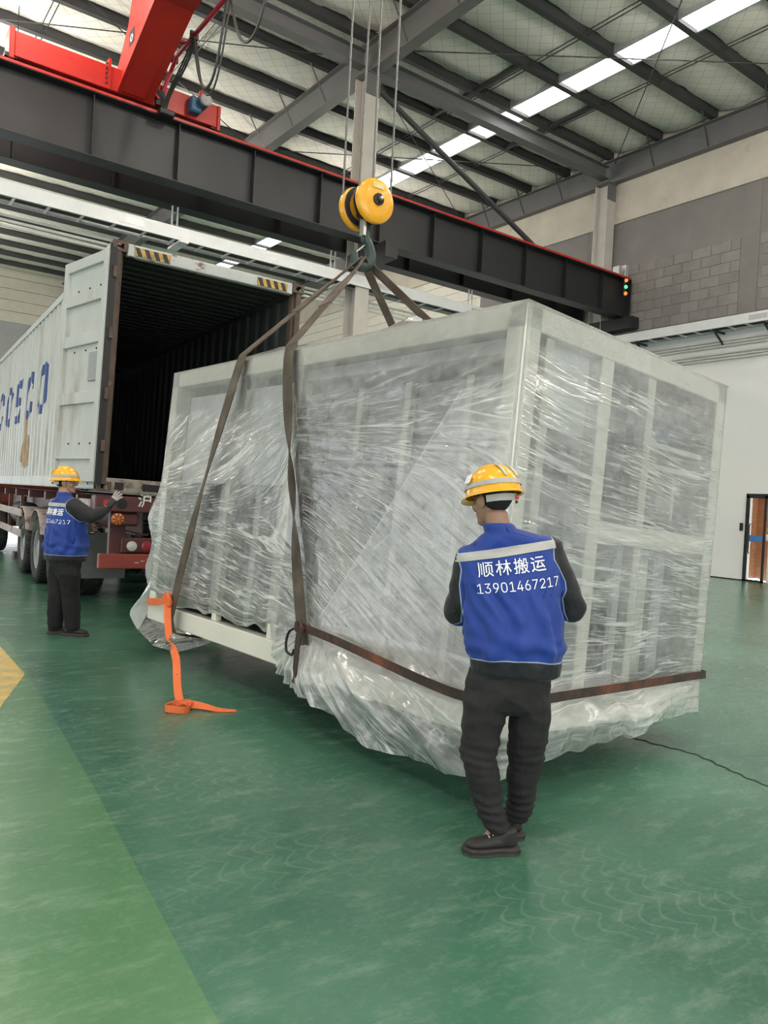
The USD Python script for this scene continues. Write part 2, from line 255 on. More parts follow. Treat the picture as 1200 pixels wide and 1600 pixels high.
# ---------------------------------------------------------------- right wall
wr = struct('wall_right')
part(wr, 'lower_panel', MB().box((XW, YB, 0), (XW+.3, 9.45, 7.0)).box((XW, 10.97, 0), (XW+.3, YF, 7.0)).box((XW, 9.45, 2.36), (XW+.3, 10.97, 7.0)), m_wallwhite, label='smooth white painted lower wall')
part(wr, 'render_backing', MB().box((XW+.012, YB, 7.0), (XW+.3, 16.6, 10.9)), m_mortar)
part(wr, 'tie_beam', MB().box((XW-.05, YB, 10.88), (XW+.3, YF, 13.3), ch=.01), m_conc, label='pale cast concrete beam under the roof')
part(wr, 'tie_column', MB().box((XW-.008, 11.05, 7.0), (XW+.3, 11.55, 10.88)), m_mortar, label='plain grey rendered strip between the blocks')
part(wr, 'siding', MB().box((XW, 22, 7.0), (XW+.3, YF, 10.88)), m_siding); part(wr, 'render_panel', MB().box((XW, 16.6, 7.0), (XW+.3, 22, 10.88)), m_mortar)
rb = random.Random(3)
for r in range(8):
    z0 = 7.02+r*.30
    y = 15.74-(.3 if r % 2 else 0)
    while y > 8.2:
        y1, y0 = y, y-.585
        for a, b in ([(y0, min(y1, 15.7))] if (y1 <= 11.03 or y0 >= 11.57) else [(y0, 11.03), (11.57, y1)]):
            if b-a > .08 and not (a > 11.03 and b < 11.57):
                d = rb.uniform(-.004, .005)
                part(wr, 'brick', MB().box((XW-.002+d, a+.004, z0+.003), (XW+.05, b-.004, z0+.295), ch=.006), m_block[rb.randrange(5)])
        y -= .6
for i in range(9):
    part(wr, 'siding_rib', MB().box((XW-.03, 22, 7.2+i*.42), (XW+.01, YF, 7.2+i*.42+.05)), m_siding)
bb = struct('baseboard_right'); part(bb, 'board', MB().box((XW-.012, 10.97, 0), (XW, YF, .03)), m_darksteel)
wf = struct('wall_far')
part(wf, 'lower_wall', MB().box((9, YF, 0), (XW+.3, YF+.3, 10.3)).box((XL, YF, 0), (-8, YF+.3, 10.3)).box((-8, YF, 6.0), (9, YF+.3, 10.3)), m_panelgrey)
for i in range(5): part(wf, 'siding_board', MB().box((XL, YF-.05, 10.3+i*.6), (XW, YF+.3, 10.3+i*.6+.585), ch=.015), m_siding)
wl = struct('wall_left'); part(wl, 'panel', MB().box((XL-.3, YB, 0), (XL, YF, .9)).box((XL-.3, YB, 5.4), (XL, YF, 13.3)).box((XL-.3, 26, .9), (XL, YF, 5.4)).box((XL-.3, YB, .9), (XL, -6, 5.4)), m_wallwhite)
win = struct('added_window_1'); m_winglow = E('added_window_daylight', (.93, .97, 1.0), ADDED_WINDOW)  # unseen glowing window band, added to throw daylight from the left
for i in range(8):
    y0 = -6+i*4; part(win, 'pane', MB().box((XL-.2, y0+.1, 1.0), (XL-.18, y0+3.9, 5.3)), m_winglow); part(win, 'mullion', MB().box((XL-.25, y0-.1, .9), (XL+.02, y0+.1, 5.4)), m_galv)
part(win, 'transom', MB().box((XL-.22, -6, 3.1), (XL+.01, 26, 3.2)), m_galv)
wb = struct('wall_back'); part(wb, 'panel', MB().box((XL, YB-.3, 0), (-8, YB, 13.3)).box((8, YB-.3, 0), (XW, YB, 13.3)).box((-8, YB-.3, 7), (8, YB, 13.3)), m_wallwhite)
# glazed door in the right wall
d = struct('door_1')
mglass = mk('door_glass', {'t': ('transparent_bsdf', {'color': (.9, .93, .92)}), 'g': ('glossy_bsdf', {'roughness': .02}), 'f': ('fresnel', {'IOR': 1.5}), 'm': ('mix_closure', {})}, [('f.fac', 'm.fac'), ('t.BSDF', 'm.closure1'), ('g.BSDF', 'm.closure2')], 'm.closure')
part(d, 'frame', MB().box((XW-.06, 10.40, 0), (XW-.01, 10.45, 2.30)).box((XW-.06, 10.87, 0), (XW-.01, 10.94, 2.30)).box((XW-.06, 10.40, 2.24), (XW-.01, 10.94, 2.30)).box((XW-.06, 10.40, 0), (XW-.01, 10.94, .05)).box((XW-.02, 9.45, 2.30), (XW+.06, 10.97, 2.36)).box((XW-.02, 10.94, 0), (XW+.06, 10.975, 2.36)), m_ink)
part(d, 'glass', MB().box((XW-.042, 10.45, .05), (XW-.034, 10.87, 2.24)), mglass)
part(d, 'handle', MB().tube([(XW-.06, 10.80, .75), (XW-.11, 10.80, .78), (XW-.11, 10.80, 1.52), (XW-.06, 10.80, 1.55)], .014), m_ink)
part(d, 'sign_band', MB().box((XW-.048, 10.46, 1.08), (XW-.043, 10.82, 1.24)), M('blue_sticker', (.06, .20, .48), .4), label='blue sticker band')
m_lobby = M('lobby_wood', (.30, .13, .06), .5, var=.25, scale=3, stretch=(1, 1, 6))
part(d, 'lobby_wall', MB().box((XW+1.6, 8.4, -.01), (XW+1.7, 11.6, 2.5)).box((XW+.3, 11.5, -.01), (XW+1.7, 11.6, 2.5)).box((XW+.3, 8.4, 2.4), (XW+1.7, 11.6, 2.5)), m_lobby)
part(d, 'inner_leaf', MB().box((XW+.10, 9.45, 0), (XW+.14, 10.38, 2.30)), m_wallwhite, label='white leaf behind the glazed one')
part(d, 'card_reader', MB().box((XW-.04, 11.03, 1.35), (XW, 11.12, 1.56), ch=.01), m_ink)
pl = thing('potted_plant', 'small yellow-green plant on a wooden stand seen through the glass door', 'plant', frame((XW+.9, 10.78, 0)))
part(pl, 'stand', MB().box((-.13, -.13, 0), (.13, .13, 1.1), ch=.01), m_lobby); part(pl, 'pot', MB().lathe([(0, 1.1), (.07, 1.1), (.10, 1.28), (.085, 1.28), (0, 1.25)], 16), m_white, 30)
rl = random.Random(11); lf = MB()
for k in range(46):
    a, b = rl.uniform(0, 6.28), rl.uniform(.1, 1.3); tip = np.array([.17*math.cos(a)*math.sin(b), .17*math.sin(a)*math.sin(b), 1.28+.22*math.cos(b)]); lf.add([(0, 0, 1.26), tip*.6+np.array([.02*math.sin(a), -.02*math.cos(a), .52]), tip, tip*.6+np.array([-.02*math.sin(a), .02*math.cos(a), .52])], [(0, 1, 2), (0, 2, 3)])
part(pl, 'foliage', lf, M('plant_yellow', (.34, .32, .07), .6, var=.5, scale=20), kind='stuff')
part(d, 'lobby_lamp', MB().box((XW+.7, 9.4, 2.36), (XW+1.1, 11.2, 2.395)), E('lobby_lamp_glow', (1, .9, .75), 14))

# ---------------------------------------------------------------- roof
ce = struct('ceiling')
PY = [12.42+1.77*k for k in range(-4, 20)]
BX = [XW-.15, 10.6, 1.0, -8.6]
rng = np.random.default_rng(5)
def insul(x0, x1, y0, y1, sd):
    nx, ny = max(3, int((x1-x0)/.22)), 11
    X, Y = np.meshgrid(np.linspace(x0, x1, nx), np.linspace(y0, y1, ny), indexing='ij')
    v = (Y-y0)/(y1-y0); u = (X-x0)/(x1-x0)
    Z = ZR-.01-.16*np.sin(np.pi*v)**.8*(.75+.5*fbm(np.stack([X*.9, Y*.9, X*0+sd], -1), 3, sd))+.05*(fbm(np.stack([X*3, Y*3, X*0+sd], -1), 2, sd+9)-.5)
    V = np.stack([X, Y, Z], -1).reshape(-1, 3); i = np.arange(nx*ny).reshape(nx, ny)
    F = np.stack([i[:-1, :-1], i[:-1, 1:], i[1:, 1:], i[1:, :-1]], -1).reshape(-1, 4)
    return MB().add(V, F)
part(ce, 'roof_deck', MB().box((XL, YB, ZR+.02), (XW+.3, YF, ZR+.2)), m_galv)
SKX = [(15.4, 16.1)]
for k in range(len(PY)-1):
    for b in range(3):
        x1, x0 = BX[b], BX[b+1]
        spans = [(x0, x1)]
        for a, c in SKX:
            if x0 < a < x1: spans = [(x0, a), (c, x1)]
        for q, (a, c) in enumerate(spans): part(ce, 'insulation_panel', insul(a, c, PY[k], PY[k+1], k*7+b*3+q), m_insul, True)
        for a, c in SKX:
            if x0 < a < x1:
                part(ce, 'skylight', MB().box((a, PY[k]+.05, ZR-.20), (c, PY[k+1]-.05, ZR-.185)), m_skylight)
                part(ce, 'skylight_trim', MB().box((c, PY[k], ZR-.24), (c+.05, PY[k+1], ZR)).box((a-.05, PY[k], ZR-.24), (a, PY[k+1], ZR)), m_galv)
part(ce, 'insulation_sheet', MB().box((XL, YB, ZR-.05), (XW, PY[0], ZR-.03)).box((XL, PY[0], ZR-.05), (BX[3], YF, ZR-.03)), m_insul)
# further skylight strips of the same roof, towards the entrance side
for x0 in (-6.0, 4.6, 15.4): part(ce, 'skylight', MB().box((x0, YB+1, ZR-.08), (x0+1.0, PY[0]-.3, ZR-.06)), m_skylight)
for k, y in enumerate(PY):
    for b in range(3):
        x1, x0 = BX[b], BX[b+1]
        P = MB().box((x0, y-.03, 12.95), (x1, y+.03, ZR-.015)).box((x0, y-.03, 12.93), (x1, y+.13, 12.955)).box((x0, y-.12, ZR-.03), (x1, y+.03, ZR-.012))
        part(ce, 'purlin', P, m_purlin)
for b, x in enumerate(BX[:3]):
    y0, y1 = 3.0, YF
    part(ce, 'rafter', MB().ibeam((x, y0, 12.52), (x, y1, 12.52), .30, .76, .022, .014), m_rafter)
    for y in PY[2:11]:
        if abs(y-16.1) < .5: continue
        for s in (-1,) if b == 0 else (-1, 1):
            part(ce, 'fly_brace', MB().bar((x+s*.15, y+.12, 12.17), (x+s*.75, y, 12.93), .05, .006), m_purlin)
for x in (14.2, 17.1, 4.0, 7.3):
    for s in (0, .13):
        for k in range(1, 11):
            part(ce, 'sag_rod', MB().tube([(x+s, PY[k], 12.99), (x+s, PY[k+1], 12.99)], .013, 6), m_purlin)
for x, k in ((14.0, 6), (14.0, 5), (17.0, 6), (17.0, 5)):
    part(ce, 'strut', MB().bar((x, PY[k], 12.97), (x, PY[k+1], 12.97), .11, .11), m_purlin)
for a, c in (((19.95, 15.8, 12.75), (10.75, 5.9, 12.75)), ((10.75, 15.8, 12.75), (19.95, 8.6, 12.75)), ((10.75, 16.4, 12.75), (19.95, 23.0, 12.75)), ((19.95, 16.4, 12.75), (10.75, 23.0, 12.75)), ((10.45, 16.4, 12.7), (1.1, 22, 12.7)), ((10.45, 22.6, 12.7), (1.1, 16.4, 12.7))):
    part(ce, 'brace_rod', MB().tube([a, c], .014, 6), m_purlin)
for x0, x1 in ((10.75, 19.9), (1.1, 10.45)):
    part(ce, 'eaves_beam', MB().ibeam((x0, 16.1, 12.50), (x1, 16.1, 12.50), .30, .40, .02, .012), m_rafter)

# ---------------------------------------------------------------- columns
def column(x, y, lab, top=12.14):
    t = thing('steel_column', lab, 'column', frame((x, y, 0)))
    part(t, 'flange', MB().box((-.20, -.25, 0), (.20, -.23, top)), m_column); part(t, 'flange', MB().box((-.20, .23, 0), (.20, .25, top)), m_column)
    part(t, 'web', MB().box((-.008, -.23, 0), (.008, .23, top)), m_column)
    part(t, 'cap_plate', MB().box((-.24, -.3, top-.02), (.24, .3, top)).box((-.21, -.26, top-.55), (.21, -.235, top-.02)), m_rafter)
    part(t, 'bracket', MB().box((-.18, -1.4, 7.35), (.18, 1.4, 7.71)), m_darksteel, label='dark bracket carrying the crane beams')
    part(t, 'base_plate', MB().box((-.32, -.38, 0), (.32, .38, .03)), m_colgrey)
    return t
column(10.6, 16.1, 'beige steel column rising behind the yellow hook block to the roof')
column(19.95, 16.1, 'beige steel column against the grey block wall at the end of the crane beam')
# diagonal tube bracing between the columns
single('diagonal_brace', 'dark diagonal tube running from the top of the middle column down to the right', 'brace', MB().tube([(10.85, 16.1, 12.0), (19.7, 16.1, 8.2)], .075, 12), m_purlin)
# ---------------------------------------------------------------- crane runway beams
def runway(name, lab, y, z0, z1, x0, x1, m, rail, step, first):
    t = thing(name, lab, 'crane beam', frame((0, y, z0))); h = z1-z0
    part(t, 'top_flange', MB().box((x0, -.22, h-.03), (x1, .22, h), ch=.004), m); part(t, 'bottom_flange', MB().box((x0, -.20, 0), (x1, .20, .028), ch=.004), m)
    part(t, 'web', MB().box((x0, -.008, .028), (x1, .008, h-.03)), m)
    x = first
    while x < x1-.1:
        part(t, 'stiffener', MB().box((x-.007, -.17, .06), (x+.007, -.008, h-.035)), m); x += step
    part(t, 'end_plate', MB().box((x1, -.22, -.02), (x1+.025, .22, h+.0)), m)
    if rail:
        part(t, 'conductor_rail', MB().box((x0, -.235, h-.015), (x1, -.20, h+.035)), m_red, label='thin red rail along the top edge')
        part(t, 'rail', MB().box((x0, -.035, h), (x1, .035, h+.09)), m_darksteel)
        part(t, 'rail_stop', MB().box((x1-.5, -.12, h+.0), (x1-.35, .12, h+.35)), m_galv)
    return t
runway('crane_beam', 'long dark grey crane runway beam with a red rail along its top edge', 15.22, 7.73, 8.93, -9, 20.05, m_darksteel, True, 1.66, 3.84-1.66*7)
runway('crane_beam', 'darker crane runway beam just behind and below the red-railed one', 17.05, 7.96, 8.90, -9, 20.05, M('darker_grey_steel', (.012, .013, .015), .45), False, 2.0, -7.2)  # rear beam painted darker than the front one
t = thing('indicator_light', 'three-lamp red and green indicator at the right end of the crane beam', 'light', frame((19.75, 15.0, 8.93)))
part(t, 'housing', MB().box((-.05, -.02, -.62), (.05, .05, .02), ch=.01), m_ink)
for i, (c, nm) in enumerate((((1, .12, .03), 'red'), ((.05, 1, .2), 'green'), ((1, .12, .03), 'red'))):
    part(t, 'lamp', MB().mesh(trimesh.creation.icosphere(2, .055), frame((0, -.04, -.1-.2*i))), E('indicator_'+nm+str(i), c, 6.0), True, label=nm+' lamp')
single('junction_box', 'small grey box standing on the end of the crane beam', 'box', MB().box((19.80, 15.05, 8.95), (19.95, 15.25, 9.35), ch=.01), m_galv)
# ---------------------------------------------------------------- bridge crane
cr = thing('bridge_crane', 'red overhead bridge crane riding on the dark runway beam', 'crane', frame((0, 0, 0)))
prof = [(15.45, 9.12), (14.9, 9.05), (13.0, 9.86), (11.5, 10.0), (-9, 10.0), (-9, 11.3), (14.35, 11.3), (14.75, 10.2), (15.45, 9.5)]
FR = frame((0, 0, 0), np.array([[0, 0, 1.], [1, 0, 0], [0, 1, 0]]))   # (y,z) polygon extruded along x
def yz(poly, x0, x1): m = FR.copy(); m[0, 3] = x0; return MB().prism(poly, x1-x0, m)
part(cr, 'girder', yz(prof, 4.30, 4.72), m_red)
part(cr, 'bottom_flange', MB().bar((4.55, 15.0, 9.05), (4.55, 13.0, 9.86), .66, .025).bar((4.55, 13.0, 9.86), (4.55, 11.5, 10.0), .66, .025).bar((4.55, 11.5, 10.0), (4.55, -9, 10.0), .66, .025), m_red)
part(cr, 'end_truck', MB().box((2.45, 15.02, 9.06), (6.25, 15.42, 9.50), ch=.01), m_red, label='red end carriage')
for a, c in (((2.36, 15.0, 9.0), (2.45, 15.44, 9.55)), ((6.25, 15.0, 9.0), (6.32, 15.44, 9.50))): part(cr, 'end_cap', MB().box(a, c, ch=.01), m_red)
for a in (4.05, 4.92): part(cr, 'joint_plate', MB().box((a, 14.99, 9.05), (a+.05, 15.44, 9.62)), m_red)
for i in range(5):
    part(cr, 'bolt', MB().lathe([(0, 0), (.022, 0), (.022, .02), (0, .02)], 6, frame((4.02, 14.985, 9.14+i*.09), rotx(math.pi/2))), m_ink)
for a in (2.30, 6.15): part(cr, 'wheel_guard', MB().box((a, 15.05, 9.03), (a+.2, 15.35, 9.1)), m_ink)
part(cr, 'badge', MB().box((4.30-.006, 14.35, 9.75), (4.30, 14.62, 10.02)), m_ink, label='dark round-cornered badge')
part(cr, 'badge_emblem', MB().mesh(trimesh.creation.annulus(.045, .07, .004), frame((4.292, 14.48, 9.86), roty(-math.pi/2))), m_white)
mo = part(cr, 'motor', MB().lathe([(0, 0), (.10, 0), (.115, .03), (.115, .26), (.09, .30), (0, .30)], 20, frame((5.85, 14.98, 9.34), rotx(math.pi/2))), m_blue_motor, 30, label='dark blue drive motor')
part(mo, 'fan_cover', MB().lathe([(0, 0), (.12, 0), (.12, .05), (.09, .07), (0, .07)], 20, frame((5.85, 14.68, 9.34), rotx(math.pi/2))).lathe([(0, .07), (.04, .07), (.04, .08), (0, .08)], 12, frame((5.85, 14.68, 9.34), rotx(math.pi/2))), m_colgrey)
part(mo, 'gearbox', MB().box((5.60, 14.80, 9.12), (5.84, 15.02, 9.42), ch=.03), m_blue_motor)
part(mo, 'terminal_box', MB().box((5.78, 14.78, 9.45), (5.90, 14.92, 9.57), ch=.01), m_red)
part(cr, 'festoon_pipe', MB().tube([(5.02, 15.0, 9.12), (5.2, 14.9, 9.75), (5.2, 14.6, 9.93), (5.2, 5.0, 9.95)], .04, 10), m_redpipe)
for y in (14.75, 13.75, 12.2, 10.5, 9.0):
    part(cr, 'pipe_clamp', MB().box((5.12, y-.03, 9.86), (5.28, y+.03, 10.0), ch=.008), m_ink)
for y in (14.1, 11.5, 8): part(cr, 'pipe_arm', MB().bar((4.72, y, 10.1 if y < 13 else 9.9), (5.2, y, 9.95), .05, .05), m_redpipe)
def hang(y0, y1, zb, x=5.2, n=30):
    t_ = np.linspace(0, 1, n); return np.c_[np.full(n, x)+.03*np.sin(t_*3), y0+(y1-y0)*t_**1.0, 9.9-(9.9-zb)*(1-np.abs(2*t_-1)**2.2)]
part(cr, 'festoon_cable', MB().tube(hang(13.75, 12.35, 8.72), .024, 8), m_cable); part(cr, 'festoon_cable', MB().tube(hang(13.78, 12.33, 8.62, 5.25), .018, 8), m_cable)
part(cr, 'festoon_cable', MB().tube(hang(12.2, 10.6, 8.8), .024, 8), m_cable)
for k in range(3):
    part(cr, 'festoon_cable', MB().tube(smoothpath([(5.2+.03*k, 13.78, 9.9), (5.15+.04*k, 14.2, 9.55), (5.1+.03*k, 14.75, 9.2), (5.05+.05*k, 14.98, 8.95)], 24), .018, 8), m_cable)
part(cr, 'cable_box', MB().box((4.95, 14.92, 9.05), (5.12, 15.0, 9.35), ch=.01).box((5.0, 14.80, 8.86), (5.3, 14.97, 8.98), ch=.02), m_ink)
part(cr, 'bracket', MB().bar((4.75, 14.95, 9.45), (5.0, 14.9, 9.15), .04, .04).bar((4.75, 14.95, 9.15), (4.9, 14.92, 9.4), .04, .04), m_redpipe)
m_hoist = m_yellow
part(cr, 'hoist', MB().box((3.55, 5.2, 9.3), (4.15, 6.3, 9.9), ch=.04).box((4.1, 5.3, 9.75), (5.2, 6.2, 9.97), ch=.03).lathe([(0, 0), (.24, 0), (.24, 1.4), (0, 1.4)], 24, frame((3.86, 6.5, 9.35), rotx(math.pi/2))), m_hoist, 30)
# ---------------------------------------------------------------- hook block and ropes
HK = np.array([3.845, 5.76, 0.0])
hb = thing('hook_block', 'yellow twin-sheave hook block with dark hook hanging over the wrapped machine', 'hook block', frame(HK))
zc = 4.215
for i, yc in enumerate((-.13, .13)):
    pr = [(0, -.055), (.11, -.055), (.168, -.045), (.191, -.025), (.196, 0), (.191, .025), (.168, .045), (.12, .055), (0, .055)]
    sv = part(hb, 'sheave_cover', MB().lathe(pr, 48, frame((0, yc, zc), rotx(math.pi/2)@rotz(.1))), m_yellow, 35)
    part(sv, 'groove', MB().lathe([(.14, -.075 if i else .056), (.182, -.07 if i else .056), (.182, -.056 if i else .072), (.14, -.056 if i else .075)], 40, frame((0, yc, zc), rotx(-math.pi/2) if not i else rotx(-math.pi/2))), m_ink, 35)
    if i == 0:
        part(sv, 'axle_nut', MB().lathe([(0, 0), (.052, 0), (.052, .018), (.034, .024), (.03, .045), (0, .05)], 24, frame((0, yc-.055, zc), rotx(math.pi/2))), m_ink, 30)
        part(sv, 'bolt', MB().lathe([(0, 0), (.018, 0), (.014, .02), (0, .022)], 12, frame((0, yc-.10, zc), rotx(math.pi/2))), m_steel, 30)
        part(sv, 'rating_plate', MB().box((-.065, yc-.062, zc+.095), (.05, yc-.054, zc+.142), frame((0, 0, 0))), M('worn_plate', (.72, .55, .22), .4, var=.5, scale=60), label='small worn plate with illegible print')
part(hb, 'crosshead', MB().box((-.06, -.08, zc-.10), (.06, .08, zc+.06), ch=.015).box((-.045, -.06, zc-.22), (.045, .06, zc-.08), ch=.02).lathe([(0, 0), (.03, 0), (.03, .32), (0, .32)], 12, frame((0, -.16, zc), rotx(-math.pi/2))), m_hook)
part(hb, 'side_plate', MB().box((-.075, -.09, zc-.30), (-.045, -.03, zc-.10)), m_steel)
hp = smoothpath([(0, 0, zc-.18), (.01, 0, zc-.29), (.055, 0, zc-.36), (.08, 0, zc-.45), (.045, 0, zc-.53), (-.03, 0, zc-.55), (-.09, 0, zc-.50), (-.10, 0, zc-.43)], 40)
part(hb, 'hook', MB().tube(hp, np.interp(np.linspace(0, 1, 40), [0, .3, .6, .85, 1], [.036, .046, .055, .045, .018]), 14), m_hook, 40)
part(hb, 'latch', MB().bar((.03, 0, zc-.33), (-.09, 0, zc-.44), .03, .008), m_steel)
for i, (dx, dy) in enumerate(((-.17, .13), (.15, .13), (-.17, -.13), (.17, -.13))):
    part(hb, 'wire_rope', MB().tube([(dx, dy, zc), (dx*.85, dy*1.15, 9.4)], .0095, 8), m_rope)
# ---------------------------------------------------------------- trays and pipes
def tray(lab, p, q, face, step, group=None):
    p, q = np.array(p, float), np.array(q, float); L = np.linalg.norm(q-p); x = (q-p)/L; y = np.array(face, float)
    t = thing('cable_tray', lab, 'cable tray', frame(p, np.c_[x, y, (0, 0, 1)] if np.dot(np.cross(x, y), (0, 0, 1)) > 0 else np.c_[x, -y, (0, 0, 1)]))
    sg = 1 if np.dot(np.cross(x, y), (0, 0, 1)) > 0 else -1
    part(t, 'side_rail', MB().box((0, sg*.24-.02, 0), (L, sg*.24+.02, .27), ch=.004), m_traywhite)
    part(t, 'side_rail', MB().box((0, -sg*.24-.02, 0), (L, -sg*.24+.02, .16), ch=.004), m_galv)
    n = int(L/step)
    for i in range(n): part(t, 'rung', MB().box((i*step, -.23, .0), (i*step+.045, .23, .03)), m_traywhite)
    part(t, 'cable_bundle', MB().tube([(0, .05, .07), (L, .05, .07)], .05, 6).tube([(0, -.1, .06), (L, -.1, .06)], .04, 6), m_cable)
    for i in range(int(L/3.2)): part(t, 'joint_plate', MB().box((1+i*3.2, sg*.262-.003, .07), (1.5+i*3.2, sg*.262+.003, .2)), m_galv)
    return t
t1 = tray('white cable ladder tray hanging on rods under the crane beams', (-6, 16.1-.05, 6.86), (19.9, 16.1-.05, 6.86), (0, -1, 0), .62)
for x in (1.4, 5.95, 10.0, 14.6):
    for s in (-.06, .06):
        part(t1, 'hanger_rod', MB().tube([(x+6+s, .28, -.05), (x+6+s, .28, .87)], .022, 8), m_traywhite)
    part(t1, 'hanger_bar', MB().box((x+6-.1, -.35, -.06), (x+6+.1, .35, -.02)), m_traywhite)
t2 = tray('white cable ladder tray along the grey block wall', (XW-.32, 3, 6.86), (XW-.32, 15.5, 6.86), (-1, 0, 0), .5)
for y in (5.5, 8.0, 10.5, 11.9, 14.4):
    part(t2, 'wall_bracket', MB().box((y-3-.03, -.3, -.07), (y-3+.03, .3, -.02)).bar((y-3, -.28, -.35), (y-3, .2, -.05), .04, .04), m_darksteel)
for i, (z, x) in enumerate(((6.62, .05), (6.54, .05), (6.46, .05), (6.26, .05), (6.18, .05), (6.10, .05))):
    single('wall_pipe', f'white conduit along the white wall, {"first second third fourth fifth sixth".split()[i]} from the top below the tray', 'pipe', MB().tube([(XW-x, 3, z), (XW-x, 15.8, z)], .028, 8), m_pipewhite, group='conduits on the right wall')
for i, z in enumerate((6.70, 6.60, 6.50)):
    single('tray_pipe', f'grey conduit running under the hanging cable tray, {"upper middle lower".split()[i]} one', 'pipe', MB().tube([(-6, 16.42, z), (19.9, 16.42, z)], .03, 8), m_pipewhite, group='conduits under the hanging tray')
# ---------------------------------------------------------------- high-bay lamps, added out of view to brighten ceiling and hall
lamp = thing('added_high_bay_lamp', 'added round high-bay lamp with a glowing frosted bowl hanging from the roof', 'lamp', frame((-4.5, -6, 11.1)), 'added high-bay lamps')
part(lamp, 'housing', MB().lathe([(0, .30), (.11, .30), (.12, .34), (.10, .55), (0, .57)], 20).tube([(0, 0, .55), (0, 0, 2.3)], .01, 6), m_darksteel, 30)
part(lamp, 'frosted_bowl', MB().lathe([(.11, .30), (.19, .24), (.24, .12), (.24, .04), (.19, -.03), (.10, -.06), (0, -.07)], 24), m_lamp, True)
for x, y in ((2.5, -6), (9.5, -6), (16, -6), (-4.5, 2.5), (2.2, 2.5), (9.5, 2.5), (16.5, 3), (-4, 13), (2.7, 14.4), (-1.5, 20.5), (3.4, 20.5), (1.8, 10.5), (7, 9.2), (12, 5.6), (.5, 18.5), (-4, 24), (3, 24), (9, 24), (15, 24), (-1, 31), (4, 31), (4.5, 38), (-3, 38)):
    copyof(lamp, 'added_high_bay_lamp', frame((x, y, 10.7)), 'added round high-bay lamp with a glowing frosted bowl hanging from the roof', 'lamp', 'added high-bay lamps')
# ---------------------------------------------------------------- shipping container
CO, CYAW, CROLL = np.array([2.542, 9.052, 1.518]), -.059, .033
RC = rotz(CYAW)@rotx(0)@roty(CROLL*.6)
MC = frame(CO, RC)
W_, H_, L_ = 2.438, 2.896, 12.19
m_cwhite = M('weathered_container_white', (.52, .53, .515), .5, var=.09, scale=1.5, stain=(.27, .20, .13), stain_scale=1.3, stain_lo=.55, stain_hi=.78, stretch=(1, 1, .35))
m_cpost = M('rusty_brown_steel', (.085, .055, .04), .7, var=.35, scale=6, stain=(.22, .13, .08), stain_scale=7, stain_lo=.58, stain_hi=.7)
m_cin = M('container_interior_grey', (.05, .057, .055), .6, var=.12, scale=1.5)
m_csill = M('dirty_sill_steel', (.27, .235, .20), .7, var=.25, scale=5, stain=(.09, .065, .05), stain_scale=6, stain_lo=.5, stain_hi=.62)
m_cbrown = M('brown_red_chassis_paint', (.105, .036, .034), .5, var=.25, scale=4, stain=(.22, .17, .15), stain_scale=9, stain_lo=.62, stain_hi=.8)
m_cred = M('faded_red_bumper_paint', (.30, .055, .04), .5, var=.2, scale=5, stain=(.25, .20, .17), stain_scale=10, stain_lo=.62, stain_hi=.75)
m_navy = M('navy_lettering', (.025, .06, .21), .5, var=.15, scale=5)
m_hazy = M('hazard_yellow', (.50, .31, .06), .5, var=.25, scale=10, stain=(.17, .11, .07), stain_scale=7, stain_lo=.48, stain_hi=.62)
co = thing('shipping_container', 'long white corrugated freight container on the trailer with its end door open', 'container', MC)
def corr(n, L, depth, flat=.072, slope=.068, valley=.070):
    """profile (u along, w depth) of trapezoidal corrugation over length L"""
    pts = [(0, 0)]; u = .04; pitch = flat+valley+2*slope
    while u+pitch < L-.02:
        pts += [(u, 0), (u+flat, 0), (u+flat+slope, depth), (u+flat+slope+valley, depth)]; u += pitch
        pts += [(u, 0)]
    pts.append((L, 0)); return np.array(pts)
def sheet(prof, span, f):
    """extrude the profile over span with map f(u, w, s)"""
    V = np.array([f(u, w, s) for u, w in prof for s in span]); n = len(prof)
    F = [(2*i, 2*i+1, 2*i+3, 2*i+2) for i in range(n-1)]
    return MB().add(V, F)
pw = corr(0, L_-.3, .032, .115, .05, .145)
zb_, zt_ = .17, H_-.09
part(co, 'side_wall', sheet(pw, (zb_, zt_), lambda u, w, s: (.012+w, .16+u, s)), m_cwhite, label='white corrugated side wall with rust streaks')
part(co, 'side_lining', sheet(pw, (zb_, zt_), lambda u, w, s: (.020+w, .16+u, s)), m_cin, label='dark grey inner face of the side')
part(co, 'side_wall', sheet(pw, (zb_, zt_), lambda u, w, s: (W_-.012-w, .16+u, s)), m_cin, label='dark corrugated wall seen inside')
pr_ = corr(0, L_-.5, .022, .09, .03, .09)
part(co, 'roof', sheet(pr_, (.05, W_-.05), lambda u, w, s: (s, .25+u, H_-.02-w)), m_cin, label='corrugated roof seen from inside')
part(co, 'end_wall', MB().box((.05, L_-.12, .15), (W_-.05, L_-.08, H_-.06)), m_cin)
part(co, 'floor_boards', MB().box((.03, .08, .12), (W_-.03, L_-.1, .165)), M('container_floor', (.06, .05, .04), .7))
part(co, 'top_rail', MB().box((0, .17, H_-.10), (.06, L_-.17, H_-.0)), m_cwhite); part(co, 'top_rail', MB().box((W_-.06, .17, H_-.10), (W_, L_-.17, H_)), m_cin)
part(co, 'bottom_rail', MB().box((0, .17, .02), (.05, L_-.17, .18)).box((0, .17, .02), (.14, L_-.17, .035)), m_cwhite, label='dirty cream bottom rail'); part(co, 'bottom_rail', MB().box((W_-.05, .17, .02), (W_, L_-.17, .18)), m_csill)
